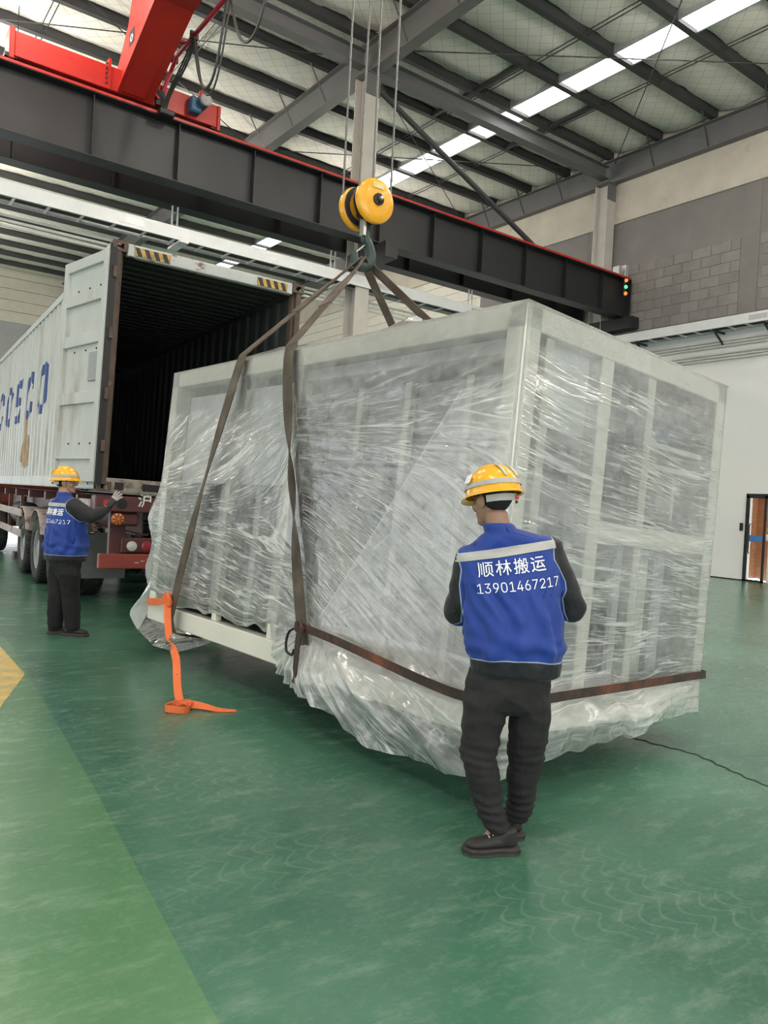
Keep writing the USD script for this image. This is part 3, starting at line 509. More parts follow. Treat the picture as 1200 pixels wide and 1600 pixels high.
for x0, x1 in ((0, .13), (W_-.13, W_)):
    part(co, 'corner_post', MB().box((x0+.03, .0, .1), (x1-.03, .14, H_-.1), ch=.008).box((x0, .06, .1), (x1, .16, H_-.1), ch=.008), m_cpost, label='rusty brown corner post')
    part(co, 'front_post', MB().box((x0, L_-.16, .1), (x1, L_, H_-.1)), m_cpost)
def casting(x0, y0, z0):
    b = trimesh.creation.box((.162, .178, .118)); b.apply_translation((x0+.081, y0+.089, z0+.059))
    A = m3.Manifold(m3.Mesh(b.vertices.astype(np.float32), b.faces.astype(np.uint32)))
    hole = m3.Manifold.cube((.5, .09, .06), True).translate((x0+.081, y0+.089, z0+.059)) + m3.Manifold.cube((.075, .5, .06), True).translate((x0+.081, y0+.089, z0+.059)) + m3.Manifold.cube((.06, .11, .5), True).translate((x0+.081, y0+.089, z0+.059))
    inner = m3.Manifold.cube((.13, .145, .085), True).translate((x0+.081, y0+.089, z0+.059))
    r = (A-hole-inner).to_mesh(); return trimesh.Trimesh(r.vert_properties[:, :3], r.tri_verts, process=False)
for x0 in (0, W_-.162):
    for y0 in (-.01, L_-.168):
        for z0 in (0, H_-.118): part(co, 'corner_casting', casting(x0, y0, z0), m_cpost)
part(co, 'header', MB().box((.16, .0, H_-.15), (W_-.16, .10, H_-.01), ch=.01), M('rust_spotted_header', (.46, .47, .46), .5, var=.1, scale=4, stain=(.16, .085, .05), stain_scale=2.6, stain_lo=.56, stain_hi=.62, stretch=(1, 1, 1.5)), label='white header beam with rust spots')
for x0 in (.24, W_-.24-.42):
    pl_ = part(co, 'hazard_plate', MB().box((x0, -.012, H_-.135), (x0+.42, -.002, H_-.035), ch=.002), m_hazy, label='yellow plate with black diagonal stripes')
    for k in range(4):
        x = x0+.04+k*.105
        part(pl_, 'stripe', MB().prism(Polygon([(x, H_-.132), (x+.052, H_-.132), (x+.012, H_-.038), (x-.038, H_-.038)]), .003, frame((0, -.0125, 0), np.array([[1, 0, 0], [0, 0, -1.], [0, 1, 0]]))), m_ink)
sill = MB().box((.10, .0, .0), (W_-.10, .12, .165), ch=.008)
part(co, 'door_sill', sill, m_csill)
for x0 in (.20, .52, 1.62, 1.98):
    part(co, 'sill_pocket', MB().box((x0, -.004, .035), (x0+(.26 if x0 in (.52, 1.62) else .10), .01, .12), ch=.003), m_ink)
# the open door, swung round to the side
door_o = np.array([.045, .0, 0.]); da = math.radians(252)  # direction of the door leaf from its hinge, in container x-y
dx = np.array([math.cos(math.radians(103)), math.sin(math.radians(103)), 0]); dn = np.cross((0, 0, 1.), dx)
DM = np.eye(4); DM[:3, 0] = dx; DM[:3, 1] = dn; DM[:3, 2] = (0, 0, 1); DM[:3, 3] = door_o+np.array([-.03, -.005, 0])
DW, Dz0, Dz1 = 1.15, .10, H_-.115
dr = part(co, 'door', MB().box((.02, .0, Dz0), (DW, .03, Dz1), DM), m_cwhite, label='open white door folded back beside the container')
for a, b in ((.0, .10), (DW-.10, DW)): part(dr, 'stile', MB().box((a, -.005, Dz0), (b, .075, Dz1), DM, ch=.006), m_cwhite)
for z, h in ((Dz0, .12), (Dz0+.26, .025), (1.02, .14), (1.72, .14), (2.22, .14), (Dz1-.13, .13)): part(dr, 'cross_member', MB().box((.10, .002, z), (DW-.10, .072, z+h), DM, ch=.006), m_cwhite)
part(dr, 'gasket', MB().box((-.035, -.02, Dz0-.02), (.0, .05, Dz1+.02), DM), m_black); 
for z in (.45, 1.05, 1.75, 2.45): part(dr, 'hinge', MB().box((-.06, -.03, z), (.03, .02, z+.14), DM, ch=.01), m_cpost)
part(dr, 'document_holder', MB().box((.12, .03, 1.28), (.36, .055, 1.62), DM, ch=.006), m_panelgrey, label='grey document holder')
for z in (1.66, 2.40, .55):
    for x in (.22, .5, .8): part(dr, 'rivet', MB().lathe([(0, 0), (.014, 0), (.010, .008), (0, .01)], 8, DM@frame((x, .03, z), rotx(-math.pi/2))), m_ink)
for k in range(4): part(dr, 'lock_bar', MB().tube([(DM@np.array([.14+k*.26, -.05, Dz0-.03, 1]))[:3], (DM@np.array([.14+k*.26, -.05, Dz1+.03, 1]))[:3]], .017, 8), m_galv)
# lettering painted on the corrugated side: follows the profile
prw = np.interp
def on_side(poly, y0, z0, sx, sz, mirror=True):
    """poly in (u to the right as read, v up); reading direction runs from the front (far) end to the rear"""
    mbx = MB(); P = shapely.affinity.affine_transform(poly, [-sx, 0, 0, sz, y0, z0])   # container y decreases as u grows
    br = pw[:, 0]+.16
    for a, b, w0, w1 in zip(br[:-1], br[1:], pw[:-1, 1], pw[1:, 1]):
        if b-a < 1e-6 or b < P.bounds[0] or a > P.bounds[2]: continue
        g = P.intersection(sbox(a, P.bounds[1]-1, b, P.bounds[3]+1))
        for q in getattr(g, 'geoms', [g]):
            if q.geom_type != 'Polygon' or q.area < 1e-5: continue
            v, f = trimesh.creation.triangulate_polygon(q, engine='earcut')
            t = (v[:, 0]-a)/(b-a); x = .012-.004+w0+(w1-w0)*t
            mbx.add(np.c_[x, v[:, 0], v[:, 1]], f); 
    return mbx
def ringpoly(w, h, t, cut=.28, gap=None):
    o = Polygon([(cut*w, 0), (w-cut*w, 0), (w, cut*h*.7), (w, h-cut*h*.7), (w-cut*w, h), (cut*w, h), (0, h-cut*h*.7), (0, cut*h*.7)])
    i = o.buffer(-t, join_style=2); return o.difference(i)
w, h, t_ = .74, 1.0, .19
LO = ringpoly(w, h, t_)
LC = ringpoly(w, h, t_).difference(sbox(w*.5, h*.36, w+1, h*.64))
LS = shapely.union_all([sbox(.05, h-t_, w, h), sbox(0, h*.5-t_/2, w-.03, h*.5+t_/2), sbox(0, 0, w-.05, t_), sbox(0, h*.5, t_, h-.05), sbox(w-t_, .05, w, h*.5)])
for k, g in enumerate((LC, LO, LS, LC, LO)):
    g = shapely.affinity.skew(g, 12)
    part(co, 'letter', on_side(g, 4.80+(4-k)*1.36, 1.20, 1.0, .82), m_navy, label='navy blue painted letter')
part(co, 'rust_stain', on_side(Polygon([(0, .2), (.12, .9), (.2, 1.15), (.34, 1.2), (.42, .8), (.55, .75), (.62, .1), (.4, 0)]), 6.4, .3, 1.5, .8), M('rust_stain', (.40, .28, .17), .7, var=.3, scale=7), label='brown rust stain below the letters')

# ---------------------------------------------------------------- semi-trailer
RT = rotz(CYAW); MT = frame((CO[0]+.0, CO[1], 0), RT)
tr = thing('semi_trailer', 'brown-red skeletal semi-trailer carrying the white container', 'trailer', MT)
zf = 1.50
part(tr, 'rear_crossbeam', MB().box((0, .02, 1.29), (W_, .24, 1.475), ch=.012), m_cbrown, label='brown-red rear crossbeam')
for x in (.30, W_-.36): part(tr, 'beam_hole', MB().lathe([(0, 0), (.06, 0), (.06, .012), (0, .012)], 16, frame((x, .022, 1.385), rotx(math.pi/2))), m_ink)
part(tr, 'reflector', MB().lathe([(0, 0), (.045, 0), (.045, .012), (0, .014)], 12, frame((.13, .02, 1.385), rotx(math.pi/2))), M('red_reflector', (.5, .03, .05), .3))
for x in (.60, W_-.70): part(tr, 'main_beam', MB().ibeam((x, .2, 1.24), (x, 11.6, 1.24), .16, .46, .02, .012), m_cbrown)
for y in (1.2, 2.4, 3.6, 5.2, 6.8, 8.4, 10.0, 11.5): part(tr, 'crossmember', MB().box((.04, y, 1.34), (W_-.04, y+.12, 1.46)), m_cbrown)
G = __import__('json').loads(GLYPHS)
def glyph(ch):
    return shapely.union_all([Polygon(p[0], p[1:]) for p in G[ch]])
def textpoly(s, h, gap=.1):
    out = []; x = 0
    for ch in s:
        g = glyph(ch); a = g.bounds; k = h/150.; g = shapely.affinity.translate(g, -20, 65); out.append(shapely.affinity.affine_transform(g, [k, 0, 0, k, x, 0])); x += h*(1.05+gap)
    return shapely.union_all(out)
part(tr, 'lettering', MB().prism(textpoly('沪', .165), .004, frame((.50, .019, 1.30), np.array([[1, 0, 0], [0, 0, -1.], [0, 1, 0]]))), m_white, label='white painted character')
part(tr, 'lamp_bracket', MB().box((.20, .06, 1.12), (.52, .12, 1.29), ch=.03), m_cbrown)
amber = part(tr, 'turn_lamp', MB().lathe([(0, 0), (.07, 0), (.07, .02), (.05, .035), (0, .04)], 24, frame((.27, .06, 1.205), rotx(math.pi/2))), M('amber_lens', (.75, .22, .03), .25, bump=.4, bscale=60), 30, label='round amber lamp')
for k in range(8): part(amber, 'lens_rib', MB().bar((.27+.02*math.cos(k*.785), .022, 1.205+.02*math.sin(k*.785)), (.27+.07*math.cos(k*.785), .03, 1.205+.07*math.sin(k*.785)), .012, .01), m_cbrown)
part(tr, 'hanger_plate', MB().box((.22, .20, .60), (.40, .30, 1.3)), m_cbrown); part(tr, 'hanger_plate', MB().box((W_-.40, .20, .60), (W_-.22, .30, 1.3)), m_cbrown)
part(tr, 'bumper', MB().box((.09, .10, .615), (W_-.09, .20, .79), ch=.01), m_cred, label='faded red rear bumper beam')
for k in range(5): part(tr, 'bumper_scuff', MB().box((.50+.07*k, .096, .68+.02*(k % 3)), (.55+.07*k, .10, .695+.02*(k % 3))), M('scuff_paint%d' % k, (.45, .38, .35), .6))
lb = part(tr, 'lamp_box', MB().box((.34, .12, .80), (.80, .30, .98), ch=.012).box((.37, .114, .82), (.77, .12, .96)), m_cbrown, label='rear lamp box')
part(lb, 'lamp', MB().lathe([(0, 0), (.06, 0), (.06, .02), (.04, .03), (0, .032)], 24, frame((.46, .114, .885), rotx(math.pi/2))), M('clear_lens', (.55, .55, .53), .2), 30, label='round clear lamp')
part(lb, 'lamp', MB().lathe([(0, 0), (.06, 0), (.06, .02), (.04, .03), (0, .032)], 24, frame((.63, .114, .885), rotx(math.pi/2))), M('red_lens', (.33, .03, .05), .2), 30, label='round red lamp')
part(tr, 'lamp_box', MB().box((W_-.80, .12, .80), (W_-.34, .30, .98), ch=.012), m_cbrown)
for x in (.12, W_-.82):
    part(tr, 'mud_flap', MB().box((x, 1.75, .32), (x+.70, 1.77, .95)), M('grey_mudflap%d' % int(x), (.13, .13, .13), .7, var=.2), label='grey rubber mud flap')
m_rim = M('dusty_wheel_rim', (.36, .36, .37), .55, var=.2, scale=6)
def tyre_profile(R=.52, w=.29):
    return [(.30, -w/2+.02), (.33, -w/2), (.44, -w/2-.012), (R-.03, -w/2+.012), (R-.003, -w/2+.045), (R, -w/4), (R, w/4), (R-.003, w/2-.045), (R-.03, w/2-.012), (.44, w/2+.012), (.33, w/2), (.30, w/2-.02)]
wheel0 = None
def wheel(x, y, side):
    A = frame((x, y, .525), roty(side*math.pi/2))
    t = part(tr, 'wheel', MB().lathe(tyre_profile()+[tyre_profile()[0]], 44, A), m_tyre, 35, label='black tyre with a grey rim')
    part(t, 'rim', MB().lathe([(.31, -.14), (.31, .13), (.285, .125), (.27, .05), (.20, .0), (.16, .02), (.15, .10), (.06, .12), (0, .12)], 36, A), m_rim, 35)
    nuts = MB()
    for k in range(10):
        a = k*math.pi/5; nuts.lathe([(0, 0), (.016, 0), (.016, .03), (0, .03)], 6, A@frame((.205*math.cos(a), .205*math.sin(a), .0)))
    part(t, 'wheel_nuts', nuts, m_panelgrey, kind='stuff')
    tread = MB()
    for k in range(44):
        a = k*2*math.pi/44
        for s in (-1, 1): tread.box((-.014, -.11*s-.022, .515), (.014, -.11*s+.022, .527), A@frame((0, 0, 0), rotz(a)@np.array([[0, 0, 1.], [1, 0, 0], [0, 1, 0]])@np.eye(3)))
    part(t, 'tread_blocks', tread, m_tyre, kind='stuff')
for y in (2.6, 4.1, 5.6):
    for s, x0 in ((-1, .16), (1, W_-.16)):
        wheel(x0, y, s); wheel(x0-s*.34, y, s)
    part(tr, 'axle', MB().tube([(.3, y, .525), (W_-.3, y, .525)], .07, 12), m_ink)
    for x in (.62, W_-.62): part(tr, 'leaf_spring', MB().box((x-.05, y-.5, .66), (x+.05, y+.5, .74)).box((x-.05, y-.35, .6), (x+.05, y+.35, .66)), m_ink)
# mudguards over the wheels, side guard rails, landing gear
def arch(y, x0, x1):
    a = np.linspace(math.radians(25), math.radians(155), 9); R = .63
    V = []; 
    for q in a:
        for x in (x0, x1):
            for r in (R, R+.015): V.append((x, y-R*0+r*math.cos(q), .525+r*math.sin(q)))
    V = np.array(V).reshape(9, 2, 2, 3); mbx = MB()
    for i in range(8):
        A, B = V[i], V[i+1]; mbx.add([A[0, 0], A[1, 0], B[1, 0], B[0, 0], A[0, 1], A[1, 1], B[1, 1], B[0, 1]], [(0, 1, 2, 3), (7, 6, 5, 4), (0, 4, 5, 1), (3, 2, 6, 7), (0, 3, 7, 4), (1, 5, 6, 2)])
    return mbx
m_guard = M('dirty_pink_white_guard', (.50, .42, .40), .6, var=.2, scale=5, stain=(.17, .09, .07), stain_scale=5, stain_lo=.5, stain_hi=.65)
for y in (2.6, 4.1, 5.6): part(tr, 'mudguard', arch(y, -.02, .42), m_guard, label='dirty white mudguard'); 
part(tr, 'air_tank', MB().lathe([(0, 0), (.12, .02), (.13, .06), (.13, .64), (.12, .68), (0, .7)], 20, frame((.18, 1.45, 1.30), rotx(-math.pi/2))), m_ink, 30)
part(tr, 'side_lamp_box', MB().box((-.02, .25, 1.18), (.02, .85, 1.42), ch=.01), m_guard)
for z in (.98, .62): part(tr, 'side_rail', MB().box((-.02, 5.7, z), (.02, 9.6, z+.13), ch=.01), m_guard, label='dirty white side guard rail')
for y in (6.0, 7.6, 9.3): part(tr, 'rail_post', MB().box((.02, y, .60), (.07, y+.06, 1.35)), m_cbrown)
for x in (.45, W_-.45): part(tr, 'landing_leg', MB().box((x-.06, 8.8, .10), (x+.06, 8.92, 1.3)).box((x-.15, 8.7, .0), (x+.15, 9.02, .10)), m_cbrown)
part(tr, 'spare_tank', MB().lathe([(0, 0), (.2, .02), (.22, .06), (.22, 1.0), (.2, 1.05), (0, 1.07)], 20, frame((.25, 6.6, 1.0), rotx(-math.pi/2))), m_ink, 30)
# ---------------------------------------------------------------- tractor in front of the container
tt = thing('truck_tractor', 'truck tractor coupled ahead of the container, mostly hidden behind it', 'truck', MT)
part(tt, 'cab', MB().box((.0, 12.9, .95), (W_, 14.9, 3.4), ch=.12), m_cred); part(tt, 'windscreen', MB().box((.15, 14.89, 2.0), (W_-.15, 14.93, 3.0), ch=.02), m_ink); part(tt, 'side_window', MB().box((-.01, 13.9, 2.1), (.02, 14.7, 2.9), ch=.01), m_ink)
part(tt, 'chassis_rail', MB().box((.7, 12.4, .75), (.82, 15.0, 1.0)).box((W_-.82, 12.4, .75), (W_-.7, 15.0, 1.0)), m_ink); part(tt, 'front_bumper', MB().box((0, 14.85, .35), (W_, 15.1, .9), ch=.05), m_cred)
def twheel(x, y, s):
    A = frame((x, y, .525), roty(s*math.pi/2)); t = part(tt, 'wheel', MB().lathe(tyre_profile()+[tyre_profile()[0]], 40, A), m_tyre, 35)
    part(t, 'rim', MB().lathe([(.31, -.14), (.31, .13), (.27, .05), (.20, .0), (.15, .10), (0, .12)], 30, A), m_rim, 35)
for y in (10.4, 11.75, 14.2):
    for s, x0 in ((-1, .16), (1, W_-.16)): twheel(x0, y, s)
# ---------------------------------------------------------------- the wrapped machine
MO = np.array([2.813, 2.847, .354]); A_, B_, C_ = .073, .064, .002
RM = rotz(A_)@roty(B_)@rotx(C_); MMM = frame(MO, RM)
W, L, H = 2.247, 4.236, 2.304
mc = thing('wrapped_machine', 'large cream-framed machine shrouded in clear stretch film, hanging in slings above the floor', 'machine', MMM)
def fr(name, a, b, m=m_frame, ch=.006, **k): return part(mc, name, MB().box(a, b, ch=ch), m, **k)
T = .10
# base skid, posts, top frame
fr('skid_beam', (0, 0, 0), (.12, L, .16)); fr('skid_beam', (W-.12, 0, 0), (W, L, .16))
fr('base_rail', (.12, 0, 0), (W-.12, .12, .22)); fr('base_rail', (.12, L-.12, 0), (W-.12, L, .16)); fr('base_rail', (.12, 2.0, .02), (W-.12, 2.12, .14))
fr('base_plate', (.12, .12, .12), (W-.12, 2.0, .15), m_panelpale)
for x0, x1 in ((0, .135), (W-.125, W)):
    for y0, y1 in ((0, .13), (L-.12, L)): fr('corner_post', (x0, y0, .16), (x1, y1, H))
fr('top_rail', (.0, .0, H-.13), (W, .12, H)); fr('top_rail', (0, L-.12, H-.13), (W, L, H)); fr('top_rail', (0, .12, H-.13), (.12, L-.12, H)); fr('top_rail', (W-.12, .12, H-.13), (W, L-.12, H))
fr('roof_panel', (.1, .1, H-.012), (W-.1, L-.1, H-.002), m_panelpale, 0)
# right face (y = 0)
fr('inner_post', (.225, .03, .22), (.30, .10, H-.13)); fr('middle_post', (.715, .0, .22), (.84, .10, H-.13)); fr('slim_post', (1.265, .02, .22), (1.35, .10, H-.13))
fr('cross_rail', (.84, .0, 1.095), (W-.125, .10, 1.22))
fr('side_panel', (.135, .14, .22), (.225, .16, H-.13), m_panelgrey, 0)
fr('upper_panel', (.30, .09, 1.70), (.715, .11, H-.13), m_panelpale, 0); fr('access_door', (.30, .08, .26), (.60, .10, 1.69), m_paneldark, .004); fr('access_door_edge', (.60, .085, .26), (.715, .10, 1.69), m_panelgrey, .004)
fr('window_panel', (.84, .16, 1.22), (1.27, .18, H-.13), m_paneldark, 0); fr('window_bar', (.95, .14, 1.22), (.965, .16, H-.2), m_panelgrey, 0)
fr('back_panel', (1.35, .55, 1.22), (W-.12, .57, H-.13), m_panelgrey, 0)
fr('shelf', (1.35, .08, 1.76), (W-.125, .55, 1.80), m_frame); fr('shelf', (1.35, .08, 1.62), (W-.125, .55, 1.66), m_frame)
fr('drive_unit', (1.42, .12, 1.80), (1.75, .5, 1.92), M('blue_grey_unit', (.14, .19, .26), .5), .01); fr('drive_unit', (1.40, .12, 1.66), (1.80, .5, 1.74), m_paneldark, .01)
fr('lower_panel', (.84, .35, .22), (1.27, .37, 1.1), m_panelgrey, 0); fr('control_box', (.86, .14, .36), (1.24, .34, .67), m_ink, .02); fr('lower_cabinet', (.90, .12, .70), (1.22, .34, 1.05), m_paneldark, .02)
for i, (x0, x1) in enumerate(((1.42, 1.60), (1.72, 1.86), (1.95, 2.08))): fr('duct', (x0, .25, .22), (x1, .45, 1.09), m_panelpale if i != 1 else m_frame, .02)
fr('dark_recess', (1.35, .5, .22), (W-.12, .52, 1.1), m_paneldark, 0)
fr('bracket', (1.80, .10, 1.30), (1.84, .3, 1.6), m_frame); fr('vent_stack', (1.95, .2, 1.24), (2.1, .4, 1.60), m_paneldark, .01)
# left face (x = 0)
fr('middle_post', (.0, 2.05, .16), (.10, 2.17, H-.13)); fr('post', (.03, 3.0, .16), (.09, 3.07, H-.13))
fr('long_panel', (.30, .13, .15), (.32, 2.05, 2.02), m_panelgrey, 0); fr('painted_shade_bar', (.04, .13, 2.06), (.10, 2.05, 2.14), m_panelgrey, 0)  # grey bar put in as the shaded band under the top rail
fr('long_panel', (.34, 2.17, .16), (.36, L-.12, 2.05), m_paneldark, 0); fr('upper_board', (.14, 2.17, 1.30), (.16, L-.12, 2.1), m_panelpale, 0)
fr('gear_box', (.05, 1.98, 1.06), (.16, 2.26, 1.25), m_ink, .03); fr('gear_box', (.12, 1.2, .85), (.3, 1.85, 1.5), m_paneldark, .02); fr('motor_box', (.06, 3.55, 1.0), (.28, 3.95, 1.2), m_paneldark, .02)
for y in (.55, 1.1, 1.6): fr('stay', (.22, y, .16), (.28, y+.06, 2.02), m_frame)
for y in (2.45, 2.8, 3.4, 3.8): fr('stay', (.22, y, .16), (.28, y+.09, 1.3), m_panelpale)
part(mc, 'sloping_bar', MB().bar((.18, 2.1, .25), (.18, .4, 1.5), .10, .02), m_panelgrey)
fr('floor_tray', (.14, 2.17, .1), (W-.12, L-.12, .13), m_paneldark, 0)
fr('end_panel', (.12, L-.10, .16), (W-.12, L-.08, H-.13), m_panelpale, 0); fr('rear_panel', (W-.10, .12, .16), (W-.08, L-.12, H-.13), m_panelpale, 0)
# --- the stretch film: a fine sheet with folds and creases; "haze" is opacity: film layers plus highlight streaks whitened in
def sm(x, a, b):
    t = np.clip((x-a)/(b-a), 0, 1); return t*t*(3-2*t)
def lines(p, q, ang, fa, fc, w, seed, patch=.8):
    """thin creases running at angle ang in the (p, q) plane"""
    c, s = math.cos(math.radians(ang)), math.sin(math.radians(ang)); a, b = p*c+q*s, -p*s+q*c
    b = b+.02*(noise(np.stack([a*1.3, b*3, b*0+seed*3.1], -1), seed+50)-.5)
    n = noise(np.stack([a*fa, b*fc, b*0+seed*1.7], -1), seed); n2 = noise(np.stack([a*fa*2.3, b*fc*1.9, b*0+seed*2.9], -1), seed+1)
    r = np.exp(-((n-.5)/w)**2)+.7*np.exp(-((n2-.5)/w)**2)
    k = fbm(np.stack([a*1.1, b*3.5, b*0+seed], -1), 3, seed+7)
    return r*sm(k, .5-.16*patch, .5+.20*patch)
def fan(p, q, cp, cq, n, w, seed, rmax):
    d = np.hypot(p-cp, q-cq)+1e-4; a = np.arctan2(q-cq, p-cp)
    v = noise(np.stack([a*n, np.log(d+.3)*2.0, a*0+seed], -1), seed)
    return np.exp(-((v-.5)/w)**2)*np.exp(-(d/rmax)**2)*sm(d, .02, .12)
def left_field(y, z):
    p = 2.2-y      # grows to the right in the picture
    o = np.zeros_like(y); h = np.full_like(y, .19)
    A = sm(y, 2.0, 2.3)
    B = 1-A
    lowA = sm(z, 1.95, 1.7)
    l1 = lines(p, z, 14, 1.6, 26, .16, 1)*A*lowA*sm(z, .9, 1.1); l2 = lines(p, z, 24, 2.2, 36, .20, 2)*A*sm(y, 3.1, 2.9)*sm(z, .9, 1.15)*sm(z, 1.85, 1.6)
    l3 = lines(p, z, -6, 1.4, 24, .15, 3)*A*sm(z, 1.05, .85); l4 = lines(p, z, -27, 1.5, 24, .16, 4)*B*sm(z, 1.55, 1.25)*sm(z, .2, .45)
    l5 = lines(p, z, -3, 1.5, 26, .14, 5)*B*sm(z, 1.2, 1.4)*sm(z, 1.8, 1.6); l6 = lines(p, z, 12, 1.3, 18, .13, 6)*B*sm(z, 1.45, 1.6)*sm(y, 1.6, .9)
    l7 = lines(p, z, -34, .9, 11, .08, 7)*B*.8; l8 = lines(p, z, 60, 1.0, 8, .05, 8)*.6
    f1 = fan(p, z, 0, 2.3, 9, .09, 11, .7)+fan(p, z, .64, .36, 11, .12, 12, .8)+fan(p, z, -.7, 2.25, 8, .09, 13, .45)+.6*fan(p, z, -2.0, 1.95, 9, .12, 14, .3)
    s_ = 1.0*l1+1.3*l2+1.0*l3+1.15*l4+.8*l5+.8*l6+.7*l7+.5*l8+.8*f1
    o += .0016*s_+.006*(fbm(np.stack([p*5, z*6, p*0+3], -1), 3, 21)-.5)
    # larger loose undulation, sagging between the frame members
    o += -.012*np.sin(np.pi*np.clip((y-.1)/1.95, 0, 1))*sm(z, .3, .8)*sm(z, 2.2, 1.8)-.012*np.sin(np.pi*np.clip((y-2.1)/2.1, 0, 1))*sm(z, .3, .8)*sm(z, 2.2, 1.8)
    h += .10*np.clip(s_, 0, 1.8)+.13*(fbm(np.stack([p*1.6, z*1.6, p*0+9], -1), 4, 31)-.5)*2
    # a second sheet lies over the lower right with a straight diagonal edge
    e = (z-.48)-(1.81-.48)/(1.47-.46)*(1.47-y); second = sm(-e, -.003, .004)*(y < 1.6)*sm(z, -.4, .3)
    h += .20*second*(z < 1.86)-.10*np.exp(-((y-1.5)/.35)**2-((z-1.35)/.25)**2)+.35*np.exp(-(e/.008)**2)*(y < 1.62)*(z < 1.86)*(z > .4)
    h += .10*np.exp(-((z-2.0)/.14)**2)*B-.10*np.exp(-((z-2.10)/.035)**2)*B
    # bag at the foot
    bag = sm(y, 2.12, 1.85)*sm(z, .42, .05)
    t = np.clip((.42-z)/.62, 0, 1)
    fold = lines(p, z, -22, .8, 9, .22, 15)*1.0+fan(p, z, .64, .36, 13, .2, 16, 1.1)
    o += bag*(.05+.11*np.sin(np.pi*t)*sm(y, 2.1, 1.2))+bag*.012*fold+bag*.03*(fbm(np.stack([p*4, z*5, p*0], -1), 3, 41)-.5)
    rid = 1-np.abs(2*fbm(np.stack([p*7, z*9, p*0+2], -1), 3, 43)-1); o += bag*.012*(rid-.6); h += bag*(.02+.12*np.clip(fold, 0, 1.4)+.20*sm(rid, .90, .99))
    ra, rr = np.arctan2(z-.36, p-.64), np.hypot(p-.64, z-.36); rip = np.sin(ra*17+3*noise(np.stack([ra*3, rr*2, p*0], -1), 45)); o += bag*sm(rr, .05, .4)*(.022*rip+.012*np.sin(ra*41+rr*6)); h += bag*.10*sm(rip, .55, 1)
    slope = np.where(y > np.interp(z, [0, 2.3], [1.54, 2.2]), np.interp(z, [.3, .8, 1.05, 1.6, 1.9], [-.08, -.14, .02, .42, .30]), np.interp(z, [.3, .6, 1.1, 1.9, 2.2], [-.40, -.46, -.42, .12, .2]))
    ref = np.where(y > np.interp(z, [0, 2.3], [1.54, 2.2]), -1.0, 1.1)
    cv = z-slope*(p-ref); cu = p*np.sqrt(1+slope**2)
    inb = (bag > .45); cu = np.where(inb, rr+30, cu); cv = np.where(inb, ra*.55, cv)
    st = np.where(y > 2.0, sm(z, 1.98, 1.75), sm(z, 2.0, 1.7)*(.6+.4*sm(z, 1.5, 1.2))*(1-.85*second*sm(z, 1.35, 1.0))*(1-.7*np.exp(-((y-1.5)/.35)**2-((z-1.35)/.25)**2)))
    return o, h, cu, cv, st
def right_field(x, z):
    o = np.zeros_like(x); h = np.full_like(x, .09)
    l1 = lines(x, z, 2, 1.5, 46, .20, 61)*sm(z, 2.1, 1.9); l2 = lines(x, z, -4, 1.8, 60, .22, 62)*sm(z, .25, .5); l3 = lines(x, z, 6, 1.2, 30, .12, 63)
    l4 = lines(x, z, 48, 1.2, 8, .05, 64)*.8+lines(x, z, -50, 1.2, 8, .05, 65)*.6; l5 = lines(x, z, 0, 1, 34, .18, 66)*sm(z, .5, .2)
    band = lines(x, z, 1, .6, 9, .35, 67, .5)
    f1 = fan(x, z, 1.7, .95, 9, .14, 71, .22)+fan(x, z, 2.0, 1.1, 9, .14, 72, .25)+fan(x, z, .95, .55, 9, .1, 73, .2)
    s_ = l1+.9*l2+.8*l3+.7*l4+.9*l5+1.3*f1
    o += .0014*s_+.004*(fbm(np.stack([x*6, z*9, x*0+3], -1), 3, 22)-.5)-.008*np.sin(np.pi*np.clip(x/W, 0, 1))
    h += .08*np.clip(s_, 0, 1.8)+.10*band+.09*(fbm(np.stack([x*1.3, z*2.5, x*0+5], -1), 4, 32)-.5)*2-.06*np.exp(-((z-2.24)/.08)**2)
    seam = np.abs(z-(1.42-.05*x)); h += .30*np.exp(-(seam/.004)**2)*(noise(np.stack([x*60, x*0, x*0], -1), 5) > .45)*(x < 1.6)
    bag = sm(z, .34, .02)*sm(x, 2.2, 1.0)
    fold = lines(x, z, 8, .8, 12, .25, 68)+lines(x, z, -6, .8, 16, .2, 69)
    low = sm(z, .26, .05)
    o += bag*(.05+.07*np.sin(np.pi*np.clip((.3-z)/.5, 0, 1)))+low*.020*fold+low*.01
    rid = 1-np.abs(2*fbm(np.stack([x*7, z*12, x*0+2], -1), 3, 44)-1); o += low*.010*(rid-.6); h += low*(.08+.18*np.clip(fold, 0, 1.3)+.2*sm(rid, .88, .98))
    sl = np.interp(z, [.3, 1.0, 1.6, 2.1], [.06, -.04, -.09, -.05])+.03*np.sin(x*4+z*3)
    return o, h, x, z-sl*(x-1.1), .62*sm(z, 2.12, 1.98)*(1-.6*low)+0*x
def zbot(face, c):
    if face == 'L': return np.interp(c, [0, .15, .82, 1.37, 1.76, 2.06, 2.10, 2.3, 3.3, 3.5, 4.2], [-.17, -.19, -.25, -.11, -.02, .13, .20, .215, .19, .185, .12])
    if face == 'R': return np.interp(c, [0, .35, .8, 1.3, 1.8, 2.247], [-.17, -.14, -.08, -.03, -.015, -.012])
    if face == 'E': return np.interp(c, [0, .12, .35, .7, 1.1, 2.247], [-.12, -.26, -.32, -.24, -.06, .0])
    return c*0-.01
